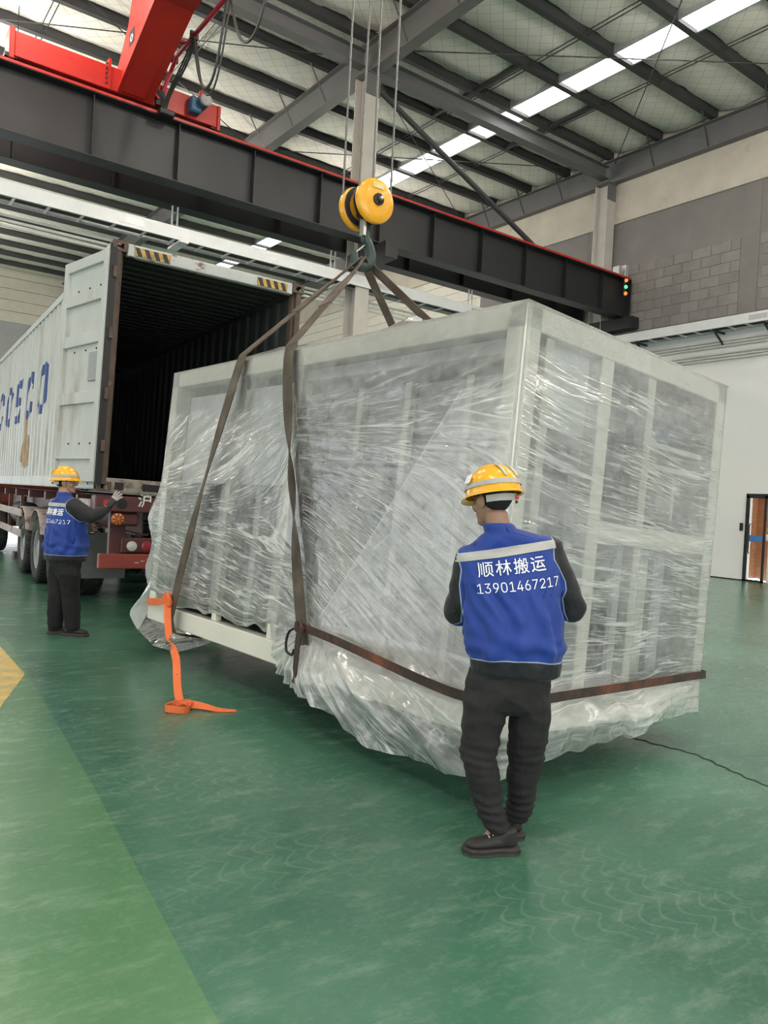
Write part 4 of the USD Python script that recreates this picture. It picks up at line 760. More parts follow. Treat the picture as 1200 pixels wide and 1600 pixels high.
def wallsheet():
    ds = .0068
    s0 = [('E', np.linspace(W, .02, 110)), ('L', np.linspace(L-.02, .02, int(4.2/ds))), ('R', np.linspace(.02, W-.02, int(2.2/.006))), ('B', np.linspace(.02, L, 90))]
    nz = 330; P, Hz, Q = [], [], []
    for face, c in s0:
        zb = zbot(face, c); t = np.linspace(0, 1, nz)
        Z = zb[:, None]+(H+.012-zb[:, None])*t[None, :]; Cc = np.repeat(c[:, None], nz, 1)
        if face == 'L':
            o, h, cu, cv, st = left_field(Cc, Z); k = sm(np.minimum(Cc, L-Cc), 0, .05); kk = sm(H-Z, 0, .05); low = sm(Z, .4, .1)*(Cc < 2.2); o = .012+o*np.maximum(k*kk, low*(Cc < 2.2))
            # the film tucks behind the skid beam on the open left half
            tuck = sm(Cc, 2.10, 2.16)*sm(Z, .30, .20); o = o*(1-tuck)-.03*tuck
            o += .05*sm(Cc, L-.15, L-.02)*np.exp(-((Z-.95)/.25)**2)
            X3 = np.stack([-o, Cc, Z], -1)
        elif face == 'R':
            o, h, cu, cv, st = right_field(Cc, Z); cu = cu+20; k = sm(np.minimum(Cc, W-Cc), 0, .05); kk = sm(H-Z, 0, .05); low = sm(Z, .3, .1); o = .012+o*np.maximum(k*kk, low*sm(W-Cc, 0, .06)); X3 = np.stack([Cc, -o, Z], -1)
            cr_ = sm(Cc, .25, 0)*sm(Z, .4, .05); X3[..., 0] -= .10*cr_*np.sin(np.pi*np.clip((.42-Z)/.62, 0, 1))
        elif face == 'E':
            s_ = lines(Cc, Z, 10, 1.2, 14, .2, 81)+fan(Cc, Z, .1, .4, 9, .2, 82, .8)
            skirt = np.exp(-((Z-.0)/.17)**2)*sm(Cc, 1.3, .3); bul = np.exp(-((Z-.95)/.22)**2)*sm(Cc, .9, .0)+.7*np.exp(-((Z-.45)/.15)**2)*sm(Cc, .5, 0)
            o = .012+.012*s_+.44*skirt*(.8+.4*fbm(np.stack([Cc*4, Z*3, Z*0], -1), 3, 84))+.13*bul+.03*(fbm(np.stack([Cc*3, Z*4, Z*0], -1), 3, 83)-.5)*sm(Z, 1.5, .5); h = .28+.40*sm(Z, .3, .0)*sm(Cc, 1.3, .3)+.16*np.clip(s_, 0, 1.5)+0*Z; cu, cv, st = Cc+40, Z-.2*Cc, .8+0*Z
            X3 = np.stack([Cc-.05*bul, L+o, Z], -1)
        else:
            s_ = lines(Cc, Z, 4, 1.2, 18, .2, 91); o = .012+.004*s_; h = .3+.14*np.clip(s_, 0, 1.5); cu, cv, st = Cc+60, Z-.05*Cc, .8+0*Z; X3 = np.stack([W+o, Cc, Z], -1)
        P.append(X3); Hz.append(h); Q.append(np.stack([cu+0*Z, cv+0*Z, st+0*Z], -1))
    P = np.concatenate(P, 0); Hz = np.concatenate(Hz, 0); n0, n1 = P.shape[:2]
    # round the vertical corners a little by averaging the joins
    i = np.arange(n0*n1).reshape(n0, n1); F = np.stack([i[:-1, :-1], i[1:, :-1], i[1:, 1:], i[:-1, 1:]], -1).reshape(-1, 4)
    # ragged lower hem
    ragged = (noise(np.stack([np.arange(n0)*.05, np.arange(n0)*0, np.arange(n0)*0], -1), 99)-.5)*.05
    P[:, :, 2] += ragged[:, None]*np.linspace(1, 0, n1)[None, :]**8
    return P.reshape(-1, 3), F, Hz.ravel(), np.concatenate(Q, 0).reshape(-1, 3)
def topsheet():
    x, y = np.linspace(-.012, W+.012, 120), np.linspace(-.012, L+.012, 240); X, Y = np.meshgrid(x, y, indexing='ij')
    s_ = lines(X, Y, 70, 1.2, 10, .2, 101)+fan(X, Y, .0, 1.1, 7, .2, 102, .5)
    e = np.minimum(np.minimum(X, W-X), np.minimum(Y, L-Y)); Z = H+.012+sm(e, 0, .06)*(.012*s_+.02*fbm(np.stack([X*3, Y*3, X*0], -1), 3, 103))
    Z += .045*np.exp(-((Y-1.0)/.10)**2-((X-.06)/.10)**2)+.035*np.exp(-((Y-2.55)/.35)**2-((X-.1)/.15)**2)
    Hz = .36+.16*np.clip(s_, 0, 1.5); i = np.arange(X.size).reshape(X.shape)
    F = np.stack([i[:-1, :-1], i[1:, :-1], i[1:, 1:], i[:-1, 1:]], -1).reshape(-1, 4)
    return np.stack([X, Y, Z], -1).reshape(-1, 3), F, Hz.ravel(), np.stack([Y+80, X-.3*Y, 0*X+.5], -1).reshape(-1, 3)
def film_mat():
    n = {'a': ('attribute', {'attribute': 'haze'}), 'u': ('attribute', {'attribute': 'crease_u'}), 'v': ('attribute', {'attribute': 'crease_v'}), 'k': ('attribute', {'attribute': 'crease'}), 'tc': ('texture_coordinate', {})}
    l = []
    def ridge(nm, fu, fv, width, mfu, mfv, lo, hi):
        n[nm+'u'] = ('math', {'math_type': 'multiply', 'value2': fu}); n[nm+'v'] = ('math', {'math_type': 'multiply', 'value2': fv}); n[nm+'c'] = ('combine_xyz', {'z': fu})
        n[nm+'n'] = ('noise_texture', {'scale': 1.0, 'detail': 1.5, 'roughness': .5}); n[nm+'s'] = ('math', {'math_type': 'subtract', 'value2': .5}); n[nm+'a'] = ('math', {'math_type': 'absolute'})
        n[nm+'r'] = ('map_range', {'range_type': 'smoothstep', 'from_min': 0, 'from_max': width*1.2, 'to_min': 1, 'to_max': 0, 'clamp': True})
        n[nm+'mu'] = ('math', {'math_type': 'multiply', 'value2': mfu}); n[nm+'mv'] = ('math', {'math_type': 'multiply', 'value2': mfv}); n[nm+'mc'] = ('combine_xyz', {'z': fv})
        n[nm+'mn'] = ('noise_texture', {'scale': 1.0, 'detail': 3}); n[nm+'mr'] = ('map_range', {'range_type': 'smoothstep', 'from_min': lo, 'from_max': hi, 'clamp': True}); n[nm+'x'] = ('math', {'math_type': 'multiply'}); n[nm+'y'] = ('math', {'math_type': 'multiply'})
        l.extend([('u.fac', nm+'u.value1'), ('v.fac', nm+'v.value1'), (nm+'u.value', nm+'c.x'), (nm+'v.value', nm+'c.y'), (nm+'c.vector', nm+'n.vector'), (nm+'n.fac', nm+'s.value1'), (nm+'s.value', nm+'a.value1'), (nm+'a.value', nm+'r.value'),
                  ('u.fac', nm+'mu.value1'), ('v.fac', nm+'mv.value1'), (nm+'mu.value', nm+'mc.x'), (nm+'mv.value', nm+'mc.y'), (nm+'mc.vector', nm+'mn.vector'), (nm+'mn.fac', nm+'mr.value'), (nm+'r.result', nm+'x.value1'), (nm+'mr.result', nm+'x.value2'), (nm+'x.value', nm+'y.value1'), ('k.fac', nm+'y.value2')])
        return nm+'y.value'
    r1 = ridge('p', 1.7, 34, .055, 1.3, 7, .48, .60); r2 = ridge('q', 3.0, 75, .06, 2.0, 12, .48, .60); r3 = ridge('w', 1.0, 16, .022, .9, 3, .42, .55)  # ridges whiten the opacity, standing in for specular lines along the creases
    n.update({'s1': ('math', {'math_type': 'multiply_add', 'value2': .75}), 's2': ('math', {'math_type': 'multiply_add', 'value2': .9}), 'n': ('noise_texture', {'scale': 14, 'detail': 5, 'roughness': .65}), 'nr': ('map_range', {'from_min': .3, 'from_max': .7, 'to_min': -.10, 'to_max': .10}),
        'h1': ('math', {'math_type': 'multiply_add', 'value2': .85}), 'h2': ('math', {'math_type': 'add'}), 'cl': ('clamp', {'min': .04, 'max': .92}),
        'cv': ('voronoi_texture', {'feature': 'distance_to_edge', 'scale': 4.5, 'randomness': 1}), 'cn': ('noise_texture', {'scale': 3, 'detail': 1}), 'cw': ('vector_math', {'math_type': 'multiply_add', 'vector2': (.16, .16, .16)}), 'cr': ('map_range', {'range_type': 'smoothstep', 'from_min': 0, 'from_max': .16, 'clamp': True}),
        'b0': ('bump', {'strength': .05, 'distance': .006}), 'b': ('bump', {'strength': .85, 'distance': .006}),
        't': ('transparent_bsdf', {'color': (.97, .98, .975)}), 'd': ('diffuse_bsdf', {'color': (.95, .955, .94)}), 'tr': ('translucent_bsdf', {'color': (.92, .925, .91)}), 'dm': ('mix_closure', {'fac': .38}),
        'm': ('mix_closure', {}), 'g': ('glossy_bsdf', {'color': (1, 1, 1), 'roughness': .16}), 'f': ('fresnel', {'IOR': 1.5}), 'fm': ('math', {'math_type': 'multiply', 'value2': 1.7, 'use_clamp': True}), 'm2': ('mix_closure', {})})
    l.extend([(r2, 's1.value1'), (r1, 's1.value3'), (r3, 's2.value1'), ('s1.value', 's2.value3'), ('tc.object', 'n.vector'), ('n.fac', 'nr.value'), ('s2.value', 'h1.value1'), ('a.fac', 'h1.value3'), ('h1.value', 'h2.value1'), ('nr.result', 'h2.value2'), ('h2.value', 'cl.value'), ('cl.result', 'm.fac'),
        ('tc.object', 'cn.vector'), ('cn.color', 'cw.vector1'), ('tc.object', 'cw.vector3'), ('cw.vector', 'cv.vector'), ('cv.distance', 'cr.value'), ('cr.result', 'b0.height'), ('b0.normal', 'b.normal'), ('s2.value', 'b.height'), ('b.normal', 'g.normal'), ('b.normal', 'f.normal'), ('b0.normal', 'd.normal'),
        ('d.BSDF', 'dm.closure1'), ('tr.BSDF', 'dm.closure2'), ('t.BSDF', 'm.closure1'), ('dm.closure', 'm.closure2'), ('f.fac', 'fm.value1'), ('fm.value', 'm2.fac'), ('m.closure', 'm2.closure1'), ('g.BSDF', 'm2.closure2')])
    return mk('stretch_film', n, l, 'm2.closure')
m_film = film_mat()
v1, f1, h1, q1 = wallsheet(); v2, f2, h2, q2 = topsheet(); q_ = np.vstack([q1, q2])
film = MB().add(v1, f1).add(v2, f2)
part(mc, 'stretch_film', film, m_film, True, label='clear wrinkled plastic film with white creases, painted glints and a loose hem', prim={'haze': np.r_[h1, h2], 'crease_u': q_[:, 0], 'crease_v': q_[:, 1], 'crease': q_[:, 2]})
# ---------------------------------------------------------------- lifting slings, ratchet strap, orange tie
loc = lambda p: MO+RM@np.asarray(p, float)
def wld(ps): return np.array([loc(p) for p in ps])
hooktip = HK+np.array([.0, 0, zc-.52])
def sling(name, lab, ytop, ybot, yback, off, tw):
    t = thing(name, lab, 'lifting sling')
    eyel = hooktip+np.array([-.03+off, -.03, .03]); xo = -.055
    pth = [eyel, loc((-.035, ytop, H+.035)), loc((xo, ytop-.02*(ytop-ybot), H-.06)), loc((xo-.015, (ytop+ybot)/2+.04, 1.2)), loc((xo-.02, ybot, .10))]
    a = smoothpath([pth[0], pth[1]], 30)[:-1]; b = smoothpath(pth[1:], 70); P = np.vstack([a, b])
    ydir = RM@np.array([0, 1., 0]); n = len(P); wd = np.repeat(ydir[None], n, 0)
    s_ = np.linspace(0, 1, n); ang = tw*np.exp(-((s_-.62)/.10)**2)+.5*np.exp(-(s_/.08)**2)
    xdir = RM@np.array([1., 0, 0]); wd = wd*np.cos(ang)[:, None]+xdir*np.sin(ang)[:, None]
    part(t, 'webbing', MB().ribbon(P, wd, np.interp(s_, [0, .05, .15, 1], [.07, .10, .115, .115]), .009), m_sling, 40)
    k = 18
    part(t, 'stitched_sleeve', MB().ribbon(P[2:k], wd[2:k], .13, .018), m_sling, 40, label='folded stitched end of the sling')
    und = smoothpath([loc((xo-.02, ybot, .10)), loc((-.03, ybot, -.03)), loc((W*.5, (ybot+yback)/2, -.05)), loc((W+.03, yback, -.03)), loc((W+.05, yback, .1))], 40)
    part(t, 'under_band', MB().ribbon(und, ydir, .115, .009), m_sling, 40)
    bk = np.vstack([smoothpath([loc((W+.05, yback, .1)), loc((W+.04, yback, H-.05)), loc((W+.03, yback, H+.03))], 30)[:-1], smoothpath([loc((W+.03, yback, H+.03)), hooktip+np.array([.04+off, .03, .03])], 24)])
    part(t, 'back_band', MB().ribbon(bk, ydir, .10, .009), m_sling, 40)
    ey = [hooktip+np.array([off+.045*math.cos(a), .05*math.sin(a)*0+(.02 if off > 0 else -.02), -.02+.06*math.sin(a)]) for a in np.linspace(math.pi, 0, 12)]
    part(t, 'eye_loop', MB().ribbon(ey, (0, 1, 0), .07, .010), m_sling, 40)
    return t
sling('lifting_sling', 'brown webbing sling over the far end of the machine, ending at the orange tie', 2.90, 3.60, 3.1, -.02, .35)
sling('lifting_sling', 'brown webbing sling over the middle of the machine, crossing the knotted ratchet strap', 2.20, 1.54, 2.0, .02, 1.0)
rs = thing('ratchet_strap', 'dark rust-stained strap tied horizontally round the foot of the wrapped machine', 'strap')
kn = (-.115, 1.56, .34)
p1 = wld([kn, (-.12, 1.1, .31), (-.15, .6, .27), (-.15, .2, .235), (-.12, .03, .225), (-.05, -.10, .225), (.15, -.125, .225), (.6, -.115, .235), (1.4, -.065, .245), (2.1, -.04, .262), (W+.005, -.03, .262), (W+.03, .03, .262), (W+.03, 1.2, .27)])
pp = smoothpath(p1, 120); part(rs, 'webbing', MB().ribbon(pp, (0, 0, 1), .052, .008), m_ratchet, 40)
kb = MB()
for a in range(4):
    ang = np.linspace(0, 2*math.pi, 24); c0 = loc(kn)
    kb.tube([c0+RM@np.array([-.02+.012*math.sin(q*2+a), .035*math.cos(q+a*.6), .028*math.sin(q+a)]) for q in ang], .011, 8)
part(rs, 'knot', kb, m_ratchet, 40, label='dark knot over the sling')
part(rs, 'hook', MB().tube(wld(smoothpath([(-.14, 1.58, .33), (-.15, 1.66, .29), (-.15, 1.68, .22), (-.15, 1.66, .16), (-.15, 1.60, .15), (-.15, 1.58, .19)], 24)), .009, 8), m_ink, 40, label='black wire hook hanging from the knot')
part(rs, 'hanging_tail', MB().ribbon(wld(smoothpath([(-.14, 1.55, .33), (-.16, 1.53, .2), (-.165, 1.52, .1), (-.16, 1.53, -.02)], 20)), RM@np.array([0, 1., 0]), np.linspace(.06, .04, 20), .008), m_ratchet, 40)
ot = thing('orange_strap', 'orange webbing strap knotted to the sling with its tail coiled on the green floor', 'strap')
k0 = loc((-.10, 3.62, .25))
part(ot, 'tied_band', MB().ribbon(smoothpath([loc((-.02, 4.22, .16)), loc((-.045, 4.0, .185)), loc((-.07, 3.8, .215)), k0], 24), (0, 0, 1), .062, .008), m_orange, 40)
kb = MB()
for a in range(5):
    ang = np.linspace(0, 2*math.pi, 24); kb.tube([k0+np.array([.012*math.sin(q*2+a), .05*math.cos(q+a*.8), .045*math.sin(q+a*1.3)]) for q in ang], .016, 8)
part(ot, 'knot', kb, m_orange, 40)
gp = np.array([2.14, 5.21, 0.0])
tail = smoothpath([k0+(-.01, -.02, -.02), k0+(-.03, -.08, -.12), k0+(-.07, -.25, -.28), k0*.42+gp*.58+(0, 0, .0), gp+(.03, .18, .09), gp+(.0, .05, .03)], 50)
tw_ = np.linspace(0, 1, 50); wdir = np.c_[np.cos(.6+1.5*np.exp(-((tw_-.35)/.1)**2)), -.3+0*tw_, np.sin(.6+1.5*np.exp(-((tw_-.35)/.1)**2))*.6]
part(ot, 'hanging_tail', MB().ribbon(tail, wdir, .058, .007), m_orange, 40)
a = np.linspace(0, 2*math.pi, 40); coil = np.c_[gp[0]-.04+.085*np.cos(a), gp[1]+.085*np.sin(a), .028+.008*np.sin(a*2)]
part(ot, 'floor_loop', MB().ribbon(coil, (0, 0, 1), .048, .008), m_orange, 40)
kb = MB()
for q0 in range(4): kb.tube([gp+np.array([.03+.035*math.cos(q+q0), .02+.03*math.sin(q+q0*.7), .035+.018*math.sin(2*q+q0)]) for q in np.linspace(0, 2*math.pi, 20)], .014, 8)
part(ot, 'floor_knot', kb, m_orange, 40)
part(ot, 'floor_tail', MB().ribbon(smoothpath([gp+(.05, .0, .04), (2.27, 5.15, .03), (2.36, 5.07, .012), (2.46, 5.01, .01)], 24), np.c_[np.linspace(.2, .5, 24), np.linspace(.3, .8, 24), np.linspace(.8, .15, 24)], np.linspace(.055, .03, 24), .007), m_orange, 40)
# ---------------------------------------------------------------- people
ICO = np.array(trimesh.creation.icosphere(2, 1).vertices)
def ell(c, r, yaw=0, R=None):
    r = np.broadcast_to(np.asarray(r, float), (3,)); R = rotz(yaw) if R is None else R
    return (ICO*r)@R.T+np.asarray(c, float)
def hull(*es): return m3.Manifold.hull_points(np.vstack(es))
def chain(es): 
    r = hull(es[0], es[1])
    for a, b in zip(es[1:-1], es[2:]): r = r+hull(a, b)
    return r
def finish(m, edge=.012, it=8, fold=0, fs=14, seed=0, smooth_=True):
    m = m.refine_to_length(edge); q = m.to_mesh(); t = trimesh.Trimesh(np.array(q.vert_properties[:, :3], float), np.array(q.tri_verts), process=True)
    trimesh.smoothing.filter_taubin(t, lamb=.5, nu=.52, iterations=it)
    if fold:
        v = t.vertices; d = fbm(np.c_[v[:, 0]*fs, v[:, 1]*fs, v[:, 2]*fs*.55]+seed, 3, seed)-.5; d2 = 1-np.abs(2*noise(np.c_[v[:, 0]*fs*.8+v[:, 2]*5, v[:, 1]*fs*.8, v[:, 2]*fs*1.1]+seed*2, seed+3)-1)
        t.vertices = v+t.vertex_normals*(fold*(d*1.6+(d2-.5)*.7))[:, None]
    return t
def hand(w, fwd, palm, side, s=1.0, curl=.35, spread=.16):
    """wrist point, finger direction, direction the palm faces, +1 = thumb on fwd x palm side"""
    f = unit(fwd); p = unit(np.asarray(palm)-f*np.dot(palm, f)); a = np.cross(f, p)*side
    P = lambda x, y, z: np.asarray(w)+s*(f*x+a*y+p*z)
    m = hull(ell(P(0, 0, 0), .024*s), ell(P(.03, .022, 0), .017*s), ell(P(.03, -.022, 0), .017*s), ell(P(.085, .032, 0), .013*s), ell(P(.085, -.030, 0), .013*s))
    for k, (y, L) in enumerate(((.031, .068), (.010, .077), (-.011, .071), (-.031, .055))):
        ang = spread*(1.2-k*.8); c = curl*(1+.15*k); q = P(.083, y, 0); d = math.cos(ang)*f+math.sin(ang)*a; pts = [q]; tot = 0
        for seg in (.45, .32, .23):
            tot += c; dd = d*math.cos(tot)+p*math.sin(tot); pts.append(pts[-1]+dd*L*seg*s)
        m = m+chain([ell(pts[i], r*s) for i, r in enumerate((.0098, .0092, .0085, .0075))])
    t0 = P(.02, .026, .004); t1 = P(.048, .052, .012); t2 = P(.074, .060, .022); t3 = P(.092, .060, .032)
    return m+chain([ell(t0, .015*s), ell(t1, .012*s), ell(t2, .0105*s), ell(t3, .0085*s)])
m_skin = M('skin', (.42, .24, .165), .55, var=.08, scale=30)
m_skin2 = M('tanned_skin', (.36, .20, .135), .55, var=.08, scale=30)
m_hair = M('black_hair', (.012, .011, .011), .6, var=.3, scale=90)
m_helmet = M('yellow_helmet', (.90, .44, .012), .22, var=.03, coat=.4)
m_refl = M('grey_reflective_tape', (.42, .42, .40), .35, var=.05)
m_trous = M('charcoal_trousers', (.015, .0138, .0142), .85, var=.15, scale=9, bump=.25, bscale=300)
m_black_tr = M('black_trousers', (.005, .005, .0055), .85, var=.2, scale=9)
m_shoe = M('dark_shoe', (.017, .014, .013), .6, var=.2, scale=20); m_sole = M('brown_grey_sole', (.055, .047, .042), .6, var=.15, scale=20)
m_text = M('white_print', (.82, .82, .84), .6, var=.03)
m_jacket = mk('blue_black_jacket', {'a': ('attribute', {'attribute': 'dark'}), 'mr': ('map_range', {'from_min': -.02, 'from_max': .02, 'clamp': True}), 'r': ('rgb_ramp', {'ramp': [(.30, (.009, .042, .27)), (.34, (.30, .36, .45)), (.44, (.30, .36, .45)), (.48, (.006, .0065, .010))]}),
    'tc': ('texture_coordinate', {}), 'n': ('noise_texture', {'scale': 8, 'detail': 4}), 'nr': ('map_range', {'from_min': .3, 'from_max': .7, 'to_min': .88, 'to_max': 1.12}), 'hv': ('hsv', {}), 'b': ('bump', {'strength': .2, 'distance': .002}), 'w': ('noise_texture', {'scale': 400}), 'p': ('principled_bsdf', {'roughness': .7, 'sheen_weight': .1})},
    [('a.fac', 'mr.value'), ('mr.result', 'r.fac'), ('tc.object', 'n.vector'), ('n.fac', 'nr.value'), ('r.color', 'hv.color'), ('nr.result', 'hv.value'), ('hv.color', 'p.base_color'), ('tc.object', 'w.vector'), ('w.fac', 'b.height'), ('b.normal', 'p.normal')])
def head_solid(Mh):
    T = lambda c, r: (ICO*np.asarray(r, float)+np.asarray(c, float))@Mh[:3, :3].T+Mh[:3, 3]
    m = hull(T((0, -.012, .03), (.076, .094, .092)), T((0, .035, -.03), (.062, .056, .075)))
    m = m+hull(T((0, .03, -.04), (.060, .055, .06)), T((0, .055, -.092), (.040, .034, .026)))
    m = m+hull(T((0, .092, .004), .010), T((0, .112, -.030), .0125), T((.012, .098, -.034), .009), T((-.012, .098, -.034), .009))
    for s in (-1, 1):
        m = m+hull(T((s*.030, .080, .018), (.024, .012, .009)), T((s*.012, .086, .012), .010))+hull(T((s*.078, -.002, -.012), (.010, .024, .032)), T((s*.070, .006, -.012), (.010, .016, .024)))+hull(T((s*.040, .062, -.032), .026), T((s*.03, .07, -.02), .02))
        m = m+hull(T((s*.031, .083, .0), (.013, .010, .008)), T((s*.031, .08, .0), (.012, .010, .007)))
    m = m+hull(T((.020, .086, -.062), .008), T((-.020, .086, -.062), .008), T((0, .096, -.058), .008))+hull(T((.016, .086, -.072), .008), T((-.016, .086, -.072), .008), T((0, .094, -.073), .008))+hull(T((0, .082, -.1), (.022, .016, .014)), T((0, .07, -.1), .02))
    return m
def conform(v2, f, target, off=.003, d=(0, 1, 0), start=-1.5):
    """lay flat lettering (u, z) on the cloth: pushed along d until it meets the target"""
    d = unit(d); o = np.c_[v2[:, 0], np.zeros(len(v2)), v2[:, 1]]
    side = unit(np.cross(d, (0, 0, 1))); O = o[:, 0:1]*side+o[:, 2:3]*np.array([0, 0, 1.])+d*start
    inter = trimesh.ray.ray_triangle.RayMeshIntersector(target); loc_, ri, _ = inter.intersects_location(O, np.repeat(d[None], len(O), 0), multiple_hits=False)
    P = O+d*(-start); good = np.zeros(len(O), bool); P[ri] = loc_; good[ri] = True
    P = P-d*off; f = f[good[f].all(1)]; return P, f
def flat(poly, edge=.012):
    vs, fs, n = [], [], 0
    for g in getattr(poly, 'geoms', [poly]):
        if g.area < 1e-8: continue
        v, f = trimesh.creation.triangulate_polygon(g, engine='earcut'); v, f = trimesh.remesh.subdivide_to_size(np.c_[v, v[:, 0]*0], f, edge) ; vs.append(v[:, :2]); fs.append(f+n); n += len(v)
    return np.vstack(vs), np.vstack(fs)
def helmet(p, Mh, tilt):
    Hm = Mh@frame((0, -.005, .022), rotx(tilt))
    n1, n2 = 56, 16; ph = np.linspace(0, 2*math.pi, n1, endpoint=False); th = np.linspace(0, math.pi/2, n2)
    V = []
    for t in th:
        for a in ph:
            x, y = math.cos(a), math.sin(a); r = 1+.0*t
            rib = .004*sum(math.exp(-((x*math.cos(t)*.118-c)/.010)**2) for c in (-.035, 0, .035))*math.sin(t)**.5 if y > -2 else 0
            V.append(((.118+rib)*math.cos(t)*x, (.142+rib)*math.cos(t)*y, (.142+rib)*math.sin(t)**.92))
    F = [(i*n1+k, i*n1+(k+1) % n1, (i+1)*n1+(k+1) % n1, (i+1)*n1+k) for i in range(n2-1) for k in range(n1)]
    h = part(p, 'helmet', MB().add(V, F, Hm), m_helmet, True, label='yellow hard hat')
    br = MB(); V = []
    for a in ph:
        x, y = math.cos(a), math.sin(a); e = .012+.022*max(0, y)**2
        for (k, z) in ((0, .004), (e, -.004-.012*max(0, y)**2), (e, -.010-.012*max(0, y)**2), (0, -.006)): V.append(((.117+k)*x, (.141+k)*y, z))
    F = [(4*i+j, 4*((i+1) % n1)+j, 4*((i+1) % n1)+(j+1) % 4, 4*i+(j+1) % 4) for i in range(n1) for j in range(4)]
    part(h, 'brim', br.add(V, F, Hm), m_helmet, 40)
    V = []; 
    for a in ph:
        for z in (.030, .052):
            t = math.asin(min(1, (z/.142)**(1/.92))); V.append((.1225*math.cos(t)*math.cos(a), .1465*math.cos(t)*math.sin(a), z))
    part(h, 'reflective_band', MB().add(V, [(2*i, 2*((i+1) % n1), 2*((i+1) % n1)+1, 2*i+1) for i in range(n1)], Hm), m_refl, True)
    for c in (-.035, .035):
        part(h, 'reflective_strip', MB().ribbon(np.array([(Hm@np.array([c*1.02, -.146*math.cos(t)*.955, .148*math.sin(t)**.92, 1]))[:3] for t in np.linspace(.42, 1.1, 10)]), Hm[:3, 0], .016, .003), m_refl)
    part(h, 'front_emblem', MB().mesh(trimesh.creation.box((.004, .045, .045)), Hm@frame((-.108, .045, .075), rotz(-.25)@roty(.45))), m_white)
    part(h, 'headband', MB().add([(.100*math.cos(a), .118*math.sin(a)-.002, z) for a in np.linspace(math.pi*1.12, math.pi*1.88, 24) for z in (-.048, -.016)], [(2*i, 2*i+2, 2*i+3, 2*i+1) for i in range(23)], Hm), M('grey_plastic_band%d' % len(_used), (.38, .37, .35), .5), True)
    part(h, 'adjuster', MB().mesh(trimesh.creation.icosphere(2, 1), Hm@frame((.03, -.120, -.032), np.diag((.012, .006, .011)))), M('red_knob%d' % len(_used), (.5, .05, .04), .5), True)
    return h
def shoe(p, heel, toe, z0=0.0, lab=None, heel_mark=False):
    heel, toe = np.array([*heel, z0]), np.array([*toe, z0]); f = unit(toe-heel); L = np.linalg.norm(toe-heel); Ms = frame(heel, np.c_[np.cross(f, (0, 0, 1)), f, (0, 0, 1)])
    T = lambda c, r: (ICO*np.asarray(r, float)+np.asarray(c, float))@Ms[:3, :3].T+Ms[:3, 3]
    k = L/.28
    up = hull(T((0, .045*k, .055), (.036, .045, .035)), T((0, .10*k, .07), (.036, .04, .03)), T((0, .05*k, .10), (.038, .044, .02)))+hull(T((0, .10*k, .055), (.04, .05, .035)), T((-.002, .215*k, .045), (.042, .055, .024)))
    o = part(p, 'shoe', finish(up, .012, 6), m_shoe, True, label=lab)
    so = Polygon([(-.036, .01), (-.026, -.006), (.026, -.006), (.036, .01), (.034, .10*k), (.047, .19*k), (.042, .245*k), (.018, .278*k), (-.012, .28*k), (-.040, .25*k), (-.046, .19*k), (-.034, .10*k)]).buffer(.006)
    part(o, 'sole', MB().prism(so, .032, Ms@frame((0, 0, .002))), m_sole)
    part(o, 'foxing', MB().prism(so.buffer(.003), .010, Ms@frame((0, 0, .012))), m_shoe)
    for i in range(4): part(o, 'lace', MB().bar(*[(Ms@np.array([x, (.115+.02*i)*k, .098-.009*i, 1]))[:3] for x in (-.022, .022)], .006, .005), m_refl)
    if heel_mark:
        for i in range(6): part(o, 'heel_tab', MB().box((.026-.002, .0, .030+.012*i), (.039+.002, .012, .037+.012*i), Ms), m_text)
    return o

# --- worker in front of the machine, seen from behind
Uv = np.array([.80615711, -.59170154, 0]); Vv = np.array([.59170154, .80615711, 0]); RUV = np.c_[Uv, Vv, (0, 0, 1)]
p1 = thing('person', 'person in blue jacket and charcoal trousers, back turned, standing before the wrapped machine', 'person', frame((2.60, 2.45, 0), RUV))
Mh = frame((-.142, .075, 1.598), rotz(math.radians(36))@rotx(math.radians(-8)))
shL, elL, wrL = (-.225, .055, 1.315), (-.272, .10, 1.07), (-.175, .30, 1.03)
shR, elR, wrR = (.115, .06, 1.375), (.252, .09, 1.12), (.13, .31, 1.10)
body = head_solid(Mh)+hull(ell((-.125, .055, 1.53), (.055, .058, .03)), ell((-.10, .055, 1.42), (.062, .062, .03)))
body = body+hull(ell((-.06, .06, 1.31), (.13, .06, .05)), ell((-.03, .04, 1.1), (.14, .08, .05)), ell((-.10, .06, 1.42), .05))+hull(ell((-.03, .04, 1.1), (.14, .08, .05)), ell((-.02, .03, .78), (.14, .09, .05)))
body = body+chain([ell(shL, .045), ell(elL, .042), ell(wrL, .028)])+chain([ell(shR, .045), ell(elR, .042), ell(wrR, .028)])
body = body+hand(wrL, (.25, .9, .15), (.9, -.3, .1), 1)+hand(wrR, (-.35, .9, .2), (-.9, -.3, .1), -1)
kL, aL, kR, aR = (-.152, .0, .42), (-.055, -.025, .09), (.08, .06, .43), (.068, .13, .09)
body = body+chain([ell((-.12, .02, .72), .08), ell(kL, .055), ell(aL, .036), ell((-.09, -.03, .05), .03)])+chain([ell((.07, .04, .72), .08), ell(kR, .055), ell(aR, .036), ell((.05, .18, .05), .03)])
bt = finish(body, .009, 4); part(p1, 'body', bt, m_skin2, True)
Ih = np.linalg.inv(Mh)
